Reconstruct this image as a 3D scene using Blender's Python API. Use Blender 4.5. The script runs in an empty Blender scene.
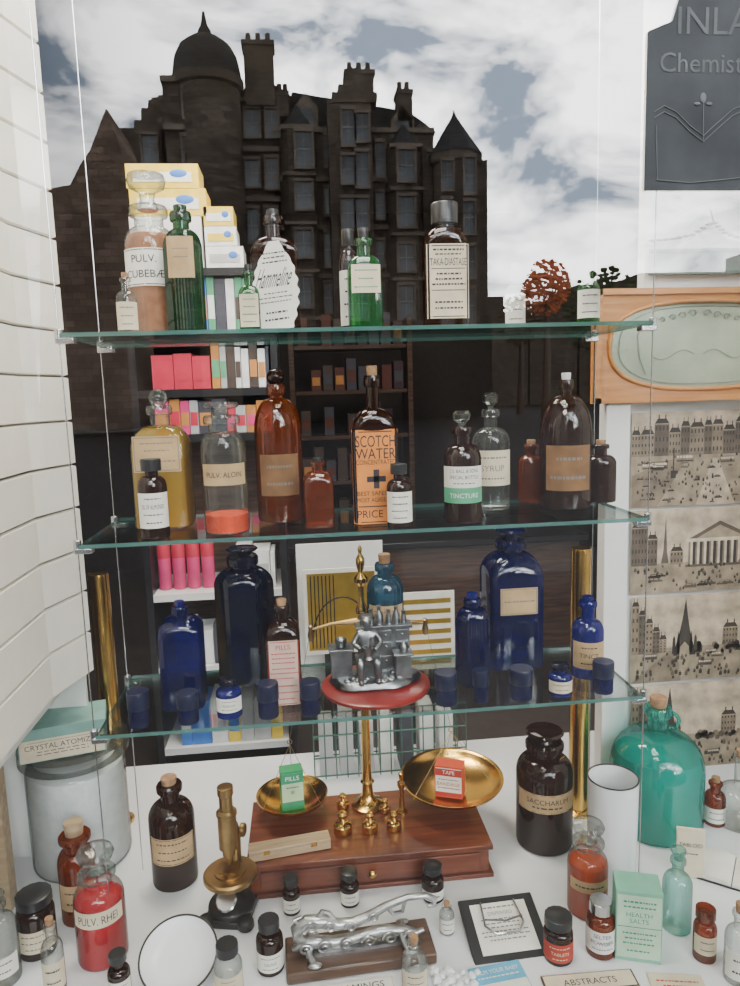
import bpy, bmesh, math, random
from mathutils import Vector, Matrix
random.seed(7)
# ---------------------------------------------------------------- survey of the place (camera calibration)
F=704.0; YAW=math.radians(5.5); PITCH=math.radians(8.0); ROLL=0.030
CZ=1.60; C=Vector((0,0,CZ))
fw=Vector((math.sin(YAW)*math.cos(PITCH),math.cos(YAW)*math.cos(PITCH),-math.sin(PITCH)))
r0=Vector((math.cos(YAW),-math.sin(YAW),0)); u0=r0.cross(fw)
cR=math.cos(ROLL)*r0-math.sin(ROLL)*u0; cU=math.sin(ROLL)*r0+math.cos(ROLL)*u0
def ray(px,py): return fw+cR*((px-370)/F)-cU*((py-493)/F)
def on_z(px,py,z):
    d=ray(px,py); t=(z-CZ)/d.z; return C+d*t
def on_y(px,py,Y):
    d=ray(px,py); return C+d*(Y/d.y)
def proj(P):
    d=Vector(P)-C; k=d.dot(fw); return 370+F*d.dot(cR)/k, 493-F*d.dot(cU)/k, k
def x_at(px,Y,z):
    q=(px-370)/F; h=z-CZ; return (q*(Y*fw.y+h*fw.z)-(Y*cR.y+h*cR.z))/(cR.x-q*fw.x)
def z_at(py,X,Y):
    q=(493-py)/F; return CZ+(q*(X*fw.x+Y*fw.y)-(X*cU.x+Y*cU.y))/(cU.z-q*fw.z)
PY=0.86
S1=CZ+0.103; S2=CZ-0.216; S3=CZ-0.527; FL=CZ-0.93
# ---------------------------------------------------------------- materials
M={}
def nt(name):
    m=bpy.data.materials.new(name); m.use_nodes=True; n=m.node_tree; n.nodes.clear()
    o=n.nodes.new('ShaderNodeOutputMaterial'); return m,n,o
def mat(name,c,rough=.5,metal=0,var=.12,scale=25,bump=0,coat=0,spec=.5):
    if name in M: return M[name]
    m,n,o=nt(name); N=n.nodes; L=n.links
    p=N.new('ShaderNodeBsdfPrincipled'); L.new(p.outputs[0],o.inputs[0])
    tc=N.new('ShaderNodeTexCoord'); no=N.new('ShaderNodeTexNoise'); no.inputs['Scale'].default_value=scale; no.inputs['Detail'].default_value=4
    L.new(tc.outputs['Object'],no.inputs['Vector'])
    r=N.new('ShaderNodeValToRGB'); r.color_ramp.elements[0].position=.3; r.color_ramp.elements[1].position=.7
    r.color_ramp.elements[0].color=[max(0,x*(1-var)) for x in c]+[1]; r.color_ramp.elements[1].color=[min(1,x*(1+var)) for x in c]+[1]
    L.new(no.outputs['Fac'],r.inputs[0]); L.new(r.outputs[0],p.inputs['Base Color'])
    p.inputs['Roughness'].default_value=rough; p.inputs['Metallic'].default_value=metal; p.inputs['Coat Weight'].default_value=coat; p.inputs['Specular IOR Level'].default_value=spec
    if bump:
        b=N.new('ShaderNodeBump'); b.inputs['Strength'].default_value=bump; b.inputs['Distance'].default_value=.002
        L.new(no.outputs['Fac'],b.inputs['Height']); L.new(b.outputs[0],p.inputs['Normal'])
    M[name]=m; return m
def wood(name,c1,c2,rough=.35,scale=6,stretch=(1,12,12)):
    m,n,o=nt(name); N=n.nodes; L=n.links
    p=N.new('ShaderNodeBsdfPrincipled'); L.new(p.outputs[0],o.inputs[0])
    tc=N.new('ShaderNodeTexCoord'); mp=N.new('ShaderNodeMapping'); mp.inputs['Scale'].default_value=stretch
    no=N.new('ShaderNodeTexNoise'); no.inputs['Scale'].default_value=scale; no.inputs['Detail'].default_value=6; no.inputs['Distortion'].default_value=.6
    L.new(tc.outputs['Object'],mp.inputs[0]); L.new(mp.outputs[0],no.inputs['Vector'])
    r=N.new('ShaderNodeValToRGB'); r.color_ramp.elements[0].position=.35; r.color_ramp.elements[1].position=.65
    r.color_ramp.elements[0].color=list(c1)+[1]; r.color_ramp.elements[1].color=list(c2)+[1]
    L.new(no.outputs['Fac'],r.inputs[0]); L.new(r.outputs[0],p.inputs['Base Color']); p.inputs['Roughness'].default_value=rough; p.inputs['Coat Weight'].default_value=.3
    M[name]=m; return m
def glass(name,tint,op=.15,dif=None,edge=.35,refl=.05,rough=.02):
    m,n,o=nt(name); N=n.nodes; L=n.links
    tr=N.new('ShaderNodeBsdfTransparent'); gl=N.new('ShaderNodeBsdfGlossy'); gl.inputs['Roughness'].default_value=rough
    df=N.new('ShaderNodeBsdfDiffuse'); 
    d=dif or tint
    no=N.new('ShaderNodeTexNoise'); no.inputs['Scale'].default_value=14; tc=N.new('ShaderNodeTexCoord'); L.new(tc.outputs['Object'],no.inputs['Vector'])
    rr=N.new('ShaderNodeValToRGB'); rr.color_ramp.elements[0].color=[x*.8 for x in d]+[1]; rr.color_ramp.elements[1].color=[min(1,x*1.2) for x in d]+[1]
    L.new(no.outputs['Fac'],rr.inputs[0]); L.new(rr.outputs[0],df.inputs[0])
    lw=N.new('ShaderNodeLayerWeight'); lw.inputs['Blend'].default_value=.3
    mx=N.new('ShaderNodeMix'); mx.data_type='RGBA'
    mx.inputs[6].default_value=list(tint)+[1]; mx.inputs[7].default_value=[x*edge for x in tint]+[1]
    L.new(lw.outputs['Facing'],mx.inputs[0]); L.new(mx.outputs[2],tr.inputs[0])
    m1=N.new('ShaderNodeMixShader'); m1.inputs[0].default_value=op; L.new(tr.outputs[0],m1.inputs[1]); L.new(df.outputs[0],m1.inputs[2])
    ma=N.new('ShaderNodeMath'); ma.operation='MULTIPLY_ADD'; ma.inputs[1].default_value=.45; ma.inputs[2].default_value=refl; ma.use_clamp=True
    L.new(lw.outputs['Fresnel'],ma.inputs[0])
    m2=N.new('ShaderNodeMixShader'); L.new(ma.outputs[0],m2.inputs[0]); L.new(m1.outputs[0],m2.inputs[1]); L.new(gl.outputs[0],m2.inputs[2])
    L.new(m2.outputs[0],o.inputs[0]); M[name]=m; return m
G_clear=glass('glass_clear',(.95,.975,.96),.025,(.7,.75,.72),.4,.035)
G_green=glass('glass_dark_green',(.05,.3,.12),.35,(.006,.05,.02))
G_lgreen=glass('glass_green',(.15,.55,.2),.35,(.015,.14,.04))
G_amber=glass('glass_amber',(.62,.17,.015),.3,(.24,.045,.004))
G_brown=glass('glass_brown',(.14,.04,.012),.5,(.03,.008,.003),.35,.04)
G_cobalt=glass('glass_cobalt',(.05,.08,.75),.4,(.004,.01,.22))
G_dcob=glass('glass_deep_cobalt',(.02,.03,.45),.45,(.003,.005,.075),.35,.04)
G_navy=glass('glass_navy',(.02,.03,.16),.5,(.003,.005,.025),.35,.04)
G_teal=glass('glass_jug_green',(.3,.95,.88),.10,(.003,.5,.46),.4)
G_tealb=glass('glass_blue_green',(.15,.38,.5),.35,(.03,.1,.17))
G_aqua=glass('glass_aqua',(.68,.95,.9),.12,(.35,.7,.62))
L_red=glass('liquid_red',(.95,.03,.06),.6,(.9,.01,.03),.6,.02)
L_orange=glass('liquid_orange',(1,.18,.02),.6,(.98,.12,.003),.6,.02)
L_yellow=glass('liquid_yellow',(.95,.7,.1),.4,(.78,.47,.03),.6,.02)
L_green=glass('liquid_green',(.02,.8,.7),.5,(.001,.56,.5),.7,.02)
P_brown=mat('powder_brown',(.42,.17,.08),.9,var=.2,scale=60)
P_orange=mat('powder_orange',(.95,.07,.003),.8,var=.25,scale=90)
P_white=mat('cotton_crystals',(.95,.96,.98),.8,var=.12,scale=45,bump=1)
cork=mat('cork',(.36,.2,.1),.9,var=.35,scale=90)
paper=mat('paper_cream',(.72,.62,.45),.8,var=.12)
paperw=mat('paper_white',(.84,.82,.74),.8,var=.06)
papert=mat('paper_tan',(.52,.35,.18),.85,var=.2)
paperd=mat('paper_dark_tan',(.2,.1,.04),.85,var=.3)
paperp=mat('paper_pink',(.66,.47,.4),.85,var=.15)
papero=mat('paper_orange',(.78,.27,.05),.8,var=.1)
ink=mat('ink_dark',(.03,.025,.03),.7); inkr=mat('ink_red',(.5,.04,.03),.7); inkg=mat('ink_green',(.03,.3,.15),.7)
inkgr=mat('ink_grey',(.2,.17,.15),.7); inkw=mat('ink_white',(.85,.85,.85),.6)
black=mat('black_bakelite',(.015,.015,.017),.35); brass=mat('brass',(.66,.4,.1),.22,1,.15,12); brassd=mat('brass_aged',(.4,.26,.11),.35,1,.3,20)
pewter=mat('pewter',(.26,.27,.28),.36,1,.3,60,bump=.4); iron=mat('cast_iron_dark',(.03,.027,.025),.4,.3)
silver=mat('cast_silvered_iron',(.5,.5,.5),.34,.9,.4,50,bump=.6); steel=mat('steel',(.55,.56,.58),.25,1)
whitep=mat('white_enamel',(.88,.89,.9),.25,0,.03); redw=mat('red_lacquer',(.22,.01,.008),.3,0,.15,coat=.2)
mahog=wood('mahogany',(.1,.022,.01),(.19,.045,.017)); oak=wood('oak',(.46,.18,.045),(.62,.28,.08)); dkwood=wood('dark_wood',(.05,.025,.014),(.12,.06,.035)); ltwood=wood('boxwood',(.35,.24,.14),(.5,.37,.22))
# ---------------------------------------------------------------- geometry builder
class B:
    def __init__(s): s.v=[];s.f=[];s.m=[]
    def add(s,vs,fs,m=0,X=None):
        o=len(s.v)
        for v in vs:
            v=Vector(v); s.v.append(X@v if X else v)
        for f in fs: s.f.append([i+o for i in f]); s.m.append(m)
        return s
    def box(s,c,d,m=0,X=None,rz=0,rx=0,ry=0):
        x,y,z=[k/2 for k in d]
        T=Matrix.Translation(c)@Matrix.Rotation(rz,4,'Z')@Matrix.Rotation(rx,4,'X')@Matrix.Rotation(ry,4,'Y')
        if X: T=X@T
        vs=[(a*x,b*y,e*z) for e in(-1,1) for b in(-1,1) for a in(-1,1)]
        return s.add(vs,[(0,2,3,1),(4,5,7,6),(0,1,5,4),(2,6,7,3),(0,4,6,2),(1,3,7,5)],m,T)
    def lathe(s,pr,n=32,m=0,cs=None,X=None):
        vs=[];fs=[]; closed=(abs(pr[0][0]-pr[-1][0])<1e-9 and abs(pr[0][1]-pr[-1][1])<1e-9)
        for p in pr:
            r,z=p[0],p[1]; bl=p[2] if len(p)>2 else 1
            for i in range(n):
                t=2*math.pi*i/n
                k=cs(t,bl) if cs else (1,1)
                vs.append((r*k[0]*math.cos(t),r*k[1]*math.sin(t),z))
        for j in range(len(pr)-1):
            for i in range(n):
                k=(i+1)%n; fs.append((j*n+i,j*n+k,(j+1)*n+k,(j+1)*n+i))
        if not closed:
            if pr[0][0]>1e-6: fs.append(tuple(range(n))[::-1])
            if pr[-1][0]>1e-6: fs.append(tuple((len(pr)-1)*n+i for i in range(n)))
        return s.add(vs,fs,m,X)
    def cyl(s,a,b,r,r2=None,m=0,n=16):
        a=Vector(a);b=Vector(b);d=b-a; q=d.to_track_quat('Z','Y').to_matrix().to_4x4()
        return s.lathe([(r,0),(r if r2 is None else r2,d.length)],n,m,None,Matrix.Translation(a)@q)
    def tube(s,pts,r,m=0,n=10,closed=False):
        pts=[Vector(p) for p in pts]; rs=r if isinstance(r,(list,tuple)) else [r]*len(pts)
        vs=[];fs=[];N=len(pts); up=Vector((0,0,1)); 
        t0=(pts[1]-pts[0]).normalized()
        if abs(t0.dot(up))>.9: up=Vector((0,1,0))
        u=t0.cross(up).normalized()
        for i,p in enumerate(pts):
            a=pts[(i-1)%N] if (closed or i>0) else p; b=pts[(i+1)%N] if (closed or i<N-1) else p
            t=(b-a).normalized(); u=(u-t*u.dot(t)).normalized(); w=t.cross(u)
            for k in range(n):
                an=2*math.pi*k/n; vs.append(p+(u*math.cos(an)+w*math.sin(an))*rs[i])
        for i in range(N if closed else N-1):
            j=(i+1)%N
            for k in range(n):
                l=(k+1)%n; fs.append((i*n+k,i*n+l,j*n+l,j*n+k))
        if not closed: fs.append(tuple(range(n))[::-1]); fs.append(tuple((N-1)*n+k for k in range(n)))
        return s.add(vs,fs,m)
    def ell(s,c,r,m=0,n=16,X=None):
        pr=[(math.sin(math.pi*i/10),-math.cos(math.pi*i/10)) for i in range(11)]
        T=Matrix.Translation(c)@Matrix.Diagonal((r[0],r[1],r[2],1))
        return s.lathe(pr,n,m,None,X@T if X else T)
    def poly(s,pts,m=0): return s.add(pts,[tuple(range(len(pts)))],m)
    def prism(s,pts,y0,y1,m=0):
        n=len(pts); vs=[(p[0],y0,p[1]) for p in pts]+[(p[0],y1,p[1]) for p in pts]
        return s.add(vs,[tuple(range(n)),tuple(range(2*n-1,n-1,-1))]+[(i,i+n,(i+1)%n+n,(i+1)%n) for i in range(n)],m)
def obj(b,name,mats,parent=None,loc=(0,0,0),ang=35,bevel=0,label=None,rz=0):
    me=bpy.data.meshes.new(name); me.from_pydata([tuple(v) for v in b.v],[],b.f); 
    for m in mats: me.materials.append(m)
    me.polygons.foreach_set('material_index',b.m); me.polygons.foreach_set('use_smooth',[True]*len(b.f))
    bm=bmesh.new(); bm.from_mesh(me); bmesh.ops.remove_doubles(bm,verts=bm.verts,dist=1e-6)
    if not name.startswith('label') and 'print' not in name: bmesh.ops.recalc_face_normals(bm,faces=bm.faces)
    bm.to_mesh(me); bm.free(); me.update()
    me.set_sharp_from_angle(angle=math.radians(ang))
    o=bpy.data.objects.new(name,me); bpy.context.scene.collection.objects.link(o); o.location=loc; o.rotation_euler[2]=rz
    if parent: o.parent=parent
    if bevel:
        md=o.modifiers.new('bevel','BEVEL'); md.width=bevel; md.segments=2; md.limit_method='ANGLE'; md.angle_limit=math.radians(40)
    if label: o['label']=label
    return o
def root(name,label,cat,loc=(0,0,0),rz=0,group=None):
    e=bpy.data.objects.new(name,None); e.empty_display_size=.02; bpy.context.scene.collection.objects.link(e)
    e.location=loc; e.rotation_euler[2]=rz; e['label']=label; e['category']=cat
    if group: e['group']=group
    return e
def top(o,label,cat,group=None):
    o['label']=label; o['category']=cat
    if group: o['group']=group
    return o
def struct(o,label=None):
    o['kind']='structure'
    if label: o['label']=label
    return o
TX={}
def txt(s):
    if s in TX: return TX[s]
    cu=bpy.data.curves.new('t','FONT'); cu.body=s; cu.size=1; cu.align_x='CENTER'; cu.resolution_u=3
    o=bpy.data.objects.new('t',cu); bpy.context.scene.collection.objects.link(o)
    dg=bpy.context.evaluated_depsgraph_get(); me=bpy.data.meshes.new_from_object(o.evaluated_get(dg))
    vs=[(v.co.x,v.co.y) for v in me.vertices]; fs=[tuple(p.vertices) for p in me.polygons]
    bpy.data.objects.remove(o); bpy.data.curves.remove(cu); bpy.data.meshes.remove(me)
    xs=[v[0] for v in vs]; cx=(min(xs)+max(xs))/2; w=max(xs)-min(xs)
    TX[s]=([(v[0]-cx,v[1]-.35) for v in vs],fs,w); return TX[s]
def labelmesh(b,surf,w,z0,z1,lines,m0=0,n=12,border=False,vn=1,shape=None,tf=.88,shear=0):
    """surf(s,z,off)->point. lines: (text,height,zc[,mat]) fractions of label height. '~'=illegible print, '-'=rule"""
    h=z1-z0; vs=[];fs=[]
    for j in range(vn+1):
        for i in range(n+1):
            u=-w/2+w*i/n; k=shape(j/vn) if shape else 1
            vs.append(surf(u*k,z0+h*j/vn,.0004))
    for j in range(vn):
        for i in range(n): a=j*(n+1)+i; fs.append((a,a+1,a+n+2,a+n+1))
    b.add(vs,fs,m0)
    def bar(sa,sb,za,zb,m):
        k=max(1,int(abs(sb-sa)/w*8)); v=[];f=[]
        for i in range(k+1):
            u=sa+(sb-sa)*i/k; v+= [surf(u,za,.0008),surf(u,zb,.0008)]
        for i in range(k): f.append((2*i,2*i+2,2*i+3,2*i+1))
        b.add(v,f,m)
    if border:
        t=min(w,h)*.022; e=t*1.6
        bar(-w/2+e,w/2-e,z0+e,z0+e+t,1);bar(-w/2+e,w/2-e,z1-e-t,z1-e,1);bar(-w/2+e,-w/2+e+t,z0+e,z1-e,1);bar(w/2-e-t,w/2-e,z0+e,z1-e,1)
    for l in lines:
        t,lh,zc=l[0],l[1]*h,z0+l[2]*h; mi=l[3] if len(l)>3 else 1
        if t=='-': bar(-w*.4,w*.4,zc-lh/2,zc+lh/2,mi); continue
        if t=='=': bar(-w*.5,w*.5,zc-lh/2,zc+lh/2,mi); continue
        if t=='~':
            lh*=.6; a_=w*tf*.5*random.uniform(.6,.95); x=-a_
            while x<a_:
                k=w*random.uniform(.03,.09); bar(x,min(x+k,a_+.001),zc-lh/2,zc+lh/2,mi); x+=k+w*.022
            continue
        if t=='+':
            bar(-lh/2,lh/2,zc-lh*.15,zc+lh*.15,mi); bar(-lh*.15,lh*.15,zc-lh/2,zc+lh/2,mi); continue
        v,f,tw=txt(t); sc=lh/.7; sx=min(sc,w*tf/max(tw,.01))
        b.add([surf(p[0]*sx+shear*p[1]*sc,zc+p[1]*sc,.0009) for p in v],f,mi)
# ---------------------------------------------------------------- bottles
def shapef(shape,dep):
    def cs(t,bl):
        if shape=='round': k=1
        elif shape=='square':
            n=7; c,s_=abs(math.cos(t)),abs(math.sin(t)); k=(c**n+s_**n)**(-1/n)
        elif shape=='hex':
            a=(t)%(math.pi/3)-math.pi/6; k=.88/math.cos(a)
        elif shape=='ribbed':
            a=(t)%(math.pi/3)-math.pi/6; k=.88/math.cos(a)*(1+.018*math.cos(t*36))
        k=1+(k-1)*bl; return (k,k*(1+(dep-1)*bl))
    return cs
def bottle(name,label,px,w,tp,mt,Y=None,base=None,z=S1,shape='round',dep=1,hs=.62,nk=.4,cat='bottle',sf=.1,st='cork',sm=None,lab=None,liq=None,lip=1.35,rz=None,group=None,dome=False,handle=False):
    if Y is None:
        P=on_z(px,base,z); k=proj(P)[2]; R=w/2*k/F; Y=P.y+R*dep
    X=x_at(px,Y,z); k=proj((X,Y,z))[2]; R=w/2*k/F
    if shape=='square': R*=.97
    if rz is None: rz=math.atan2(-X,Y)*.6 if shape=='round' else 0
    H=z_at(tp,X,Y)-z
    e=root(name,label,cat,(X,Y,z+.0005),rz,group)
    HB=H*(1-sf); rn=R*nk; hn=min(hs+(.3 if dome else .16),.9)
    cs=shapef(shape,dep)
    pr=[(0,0,1),(R*.9,0,1),(R*.98,.008*HB,1),(R,.03*HB,1),(R,hs*HB,1)]
    K=7
    for i in range(1,K+1):
        a=math.pi/2*i/K
        if dome: r=rn+(R-rn)*math.cos(a); zz=hs+(hn-hs)*math.sin(a)
        else:
            q=i/K
            r=rn+(R-rn)*math.cos(a)**.9 if i<K else rn
            zz=hs+(hn-hs)*math.sin(a)*.85+ (hn-hs)*.15*q
        pr.append((r,zz*HB,1-i/K))
    pr+=[(rn,.92*HB,0),(rn*lip*.97,.925*HB,0),(rn*lip,.94*HB,0),(rn*lip,.98*HB,0),(rn*lip*.9,HB,0),(rn*.75,HB,0),(rn*.7,.97*HB,0),(0,.97*HB,0)]
    nseg=72 if shape=='ribbed' else 40
    b=B().lathe(pr,nseg,0,cs); obj(b,'body',[mt],e,ang=30)
    if handle:
        b=B();b.tube([(rn+R*.22*math.sin(a),0,HB*(.88)-HB*.07*math.cos(a+math.pi)) for a in[math.pi*i/8 for i in range(9)]],R*.045,n=10); obj(b,'handle',[mt],e)
    if st:
        s=B(); g=sm
        if st=='cork':
            s.lathe([(rn*.72,.975*HB),(rn*.85,H-.002),(rn*.8,H)],20); obj(s,'cork_stopper',[g or cork],e)
        elif st=='cap':
            s.lathe([(rn*1.5,.905*HB),(rn*1.55,.91*HB),(rn*1.55,H*.99),(rn*1.45,H)],28,0,lambda t,bl:(1+.02*math.cos(t*14),1+.02*math.cos(t*14))); obj(s,'cap',[g or black],e)
        elif st=='ball':
            hh=H-HB; rb=hh*.55; s.lathe([(rn*.6,.975*HB),(rn*.5,HB+hh*.15),(rn*.45,HB+hh*.25)],20); s.ell((0,0,H-rb),(rb*1.05,rb*1.05,rb)); obj(s,'glass_stopper',[g or mt],e)
        elif st=='disc':
            hh=H-HB; rd=rn*1.35; s.lathe([(rn*.7,.975*HB),(rn*.5,HB+hh*.2),(rn*.55,HB+hh*.4),(rd*.9,HB+hh*.55),(rd,HB+hh*.75),(rd*.9,HB+hh*.93),(rd*.5,H),(0,H)],28); obj(s,'glass_stopper',[g or mt],e)
        elif st=='facet':
            hh=H-HB; s.lathe([(rn*.6,.975*HB),(rn*.45,HB+hh*.2),(rn*1.1,HB+hh*.45),(rn*1.15,HB+hh*.8),(rn*.8,H)],8); obj(s,'glass_stopper',[g or mt],e,ang=5)
    if liq:
        lm,lev=liq; Rl=R*.95; zt=HB*lev
        p=[(0,.012*HB,1),(Rl,.015*HB,1),(Rl,min(zt,hs*HB),1)]
        if zt>hs*HB:
            for q in pr[5:]:
                if q[1]<zt and q[1]>hs*HB and q[2]>0.1: p.append((q[0]*.94,q[1],q[2]))
            p.append((p[-1][0]*.97,zt,p[-1][2]))
        else: p[-1]=(Rl,zt,1)
        p.append((0,p[-1][1]+.0005,1))
        lb_=B().lathe(p,36,0,cs)
        if lm is P_white:
            for i in range(150):
                t=random.uniform(0,6.283); zz=random.uniform(.04,lev-.06)*HB; q=R*random.uniform(.007,.14)
                lb_.ell((R*.86*math.cos(t),R*.86*math.sin(t),zz),(R*.1,R*.1,R*random.uniform(.05,.13)),n=7)
        obj(lb_,'contents',[lm],e)
    if lab:
        for lb in (lab if isinstance(lab,list) else [lab]):
            z0,z1,wf,pm,lines=lb[:5]; ims=lb[5] if len(lb)>5 else [ink]; bo=lb[6] if len(lb)>6 else False
            tf=.86
            if shape=='square':
                def sf_(s_,zz,off,R=R,dep=dep): return (s_,-(R*dep*(1-min(.999,abs(s_)/R)**7)**(1/7)+off),zz)
                wl=wf*2*R*.9
            elif shape in('hex','ribbed'):
                def sf_(s_,zz,off,R=R): return (s_,-(R*.93+off)+max(0,abs(s_)-R*.5)*.55,zz)
                wl=wf*2*R*.8
            else:
                def sf_(s_,zz,off,R=R): a=s_/R; return ((R+off)*math.sin(a),-(R+off)*math.cos(a),zz)
                wl=wf*2*R; tf=min(.86,.8/wf)
            lbm=B(); labelmesh(lbm,sf_,wl,z0*HB,z1*HB,lines,border=bo,tf=tf); obj(lbm,'label_paper',[pm]+ims,e)
    return e
def std(*t):
    n=len(t); out=[]
    for i,s_ in enumerate(t): out.append((s_,.5/n if s_!='~' else .22/n,1-(i+.7)/(n+.4)))
    return out
# --- shelf one
bottle('apothecary_jar','tall clear jar of brown powder with flat glass stopper',157,50,173,G_clear,Y=1.25,hs=.68,nk=.55,sf=.2,st='disc',cat='jar',liq=(P_brown,.78),rz=-.12,lab=(.38,.66,1.1,paperw,[('PULV.',.2,.72),('CUBEBÆ',.2,.32)],[ink],True))
bottle('poison_bottle','dark green ribbed hexagonal poison bottle with tan paper label',188,37,206,G_green,Y=1.19,shape='ribbed',hs=.7,nk=.42,sf=.05,st='cork',sm=G_green,lab=(.45,.78,.85,papert,[('~',.05,.7),('~',.05,.5)],[inkgr]))
bottle('small_medicine_bottle','small corked clear bottle with cream label',129,20,273,G_clear,Y=1.14,hs=.6,sf=.08,lab=(.05,.55,1.3,paper,std('~','~','~'),[inkgr]))
bottle('small_medicine_bottle','small green corked bottle with cream label',251,21,265,G_lgreen,Y=1.14,shape='square',hs=.6,sf=.1,sm=black,lab=(.05,.6,1,paper,std('~','~','~','~'),[inkg]))
e=bottle('medicine_bottle','black glass bottle with ornate white scalloped label',278,48,210,G_brown,Y=1.2,shape='square',dep=.6,hs=.66,nk=.3,sf=.05,st='cork',sm=black)
lb=B()
labelmesh(lb,lambda s_,zz,off:(s_,-(.0255+off),zz+s_*.12),.074,.004,.142,[('Hammeline',.22,.6),('~',.025,.87),('~',.025,.82),('~',.025,.77),('~',.02,.42),('~',.02,.37),('~',.02,.32),('~',.035,.2),('~',.035,.12)],vn=40,shape=lambda v:(.70+.3*math.sin(math.pi*min(1,v*1.25)))*(1 if v<.78 else max(.34,1-(v-.78)*3.2))*(1+.05*math.cos(v*46)),tf=.74,shear=.35)
obj(lb,'label_paper',[paperw,ink],e)
bottle('small_medicine_bottle','slim brown bottle with white label',351,19,230,G_brown,Y=1.28,hs=.7,sf=.06,st='cap',lab=(.1,.65,1.4,paperw,std('~','~','~','~'),[ink]))
bottle('medicine_bottle','green glass bottle with cream label and dark stopper',366,34,229,G_lgreen,Y=1.2,shape='square',hs=.66,nk=.4,sf=.1,sm=black,lab=(.4,.7,.95,paper,std('~','~','~'),[inkg]))
bottle('medicine_bottle','dark brown square bottle with cream printed label',446,44,204,G_brown,Y=1.18,shape='square',dep=.7,hs=.72,nk=.4,sf=.08,st='cap',lab=(.08,.72,1.08,paper,[('~',.04,.92),('~',.03,.86),('TAKA-DIASTASE',.1,.76,1),('-',.01,.67),('~',.04,.6),('~',.04,.53),('~',.04,.46),('-',.01,.38),('~',.04,.22),('~',.04,.14)],[ink],True))
bottle('small_medicine_bottle','small green bottle with white label',588,22,262,G_lgreen,Y=1.15,hs=.6,sf=.1,sm=black,lab=(.1,.6,1.3,paperw,std('~','~','~'),[ink]))
bottle('small_medicine_bottle','small pale clear bottle with white label',515,20,263,G_clear,Y=1.28,hs=.6,sf=.1,lab=(.1,.6,1.3,paperw,std('~','~','~'),[inkgr]))
# --- shelf two
bottle('apothecary_bottle','clear square bottle of yellow oil with tan label',167,55,389,G_clear,Y=1.24,z=S2,shape='square',hs=.68,nk=.35,sf=.12,st='ball',liq=(L_yellow,.82),lab=(.47,.76,.92,papert,[('~',.06,.8),('~',.06,.6),('~',.06,.3)],[inkgr],True))
bottle('small_medicine_bottle','small amber bottle with black cap and white label',156,28,459,G_brown,Y=1.13,z=S2,hs=.68,nk=.45,sf=.06,st='cap',lab=(.15,.62,1.35,paperw,std('~','OIL OF ALMONDS','~','~'),[ink]))
bottle('apothecary_jar','clear jar with orange powder at the bottom',228,44,402,G_clear,Y=1.15,z=S2,hs=.7,nk=.6,sf=.1,st='disc',cat='jar',liq=(P_orange,.16),lab=(.42,.6,1.1,papert,[('PULV. ALOIN',.25,.5)],[ink]))
bottle('apothecary_bottle','large round amber bottle with ball stopper',282,46,369,G_amber,Y=1.24,z=S2,hs=.66,nk=.3,sf=.1,st='ball',sm=G_brown,liq=(G_brown,.5),dome=True,lab=(.2,.5,.9,paperd,std('~','~'),[inkgr]))
bottle('small_medicine_bottle','small amber bottle with brown stopper',320,30,458,G_amber,Y=1.16,z=S2,shape='square',hs=.7,nk=.4,sf=.06,sm=black)
bottle('medicine_bottle','brown bottle covered by orange paper label with cross',376,46,366,G_brown,Y=1.18,z=S2,shape='square',dep=.7,hs=.62,nk=.28,sf=.06,sm=cork,lab=(.0,.64,1.12,papero,[('SCOTCH',.12,.88),('WATER',.11,.75),('CONCENTRATED',.05,.66),('+',.2,.48),('BEST SAFEST &',.045,.33),('MOST AGREEABLE',.045,.26),('-',.012,.19),('PRICE 1/-',.08,.11)],[ink],True))
bottle('small_medicine_bottle','small dark bottle with white label',400,25,464,G_brown,Y=1.12,z=S2,hs=.66,nk=.42,sf=.07,st='cap',lab=(.1,.62,1.35,paperw,std('~','~','~','~'),[ink]))
bottle('medicine_bottle','dark amber bottle with white and green label',463,37,411,G_brown,Y=1.14,z=S2,hs=.66,nk=.42,sf=.14,st='facet',sm=G_clear,lab=[(.38,.6,1.4,paperw,std('J. S. BALL & SONS','SPECIAL BOTTLE','~'),[ink]),(.22,.38,1.4,mat('paper_green',(.1,.4,.22),.8),[('TINCTURE',.3,.5)],[inkw])])
bottle('apothecary_bottle','clear bottle with faceted stopper and cream label',491,38,393,G_clear,Y=1.26,z=S2,hs=.66,nk=.35,sf=.14,st='facet',lab=(.25,.6,1.2,paper,std('~','SYRUP','~'),[inkgr]))
bottle('apothecary_bottle','large round brown bottle with pale cap',565,50,373,G_brown,Y=1.24,z=S2,hs=.58,nk=.22,sf=.05,sm=whitep,dome=True,lab=(.15,.5,.95,paperd,std('~','~'),[inkgr]))
bottle('medicine_bottle','plain brown bottle beside a larger brown bottle',600,30,440,G_brown,Y=1.28,z=S2,hs=.66,nk=.4,sf=.07)
bottle('medicine_bottle','plain brown bottle with cork',531,26,440,G_amber,Y=1.31,z=S2,hs=.66,nk=.4,sf=.07)
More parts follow.
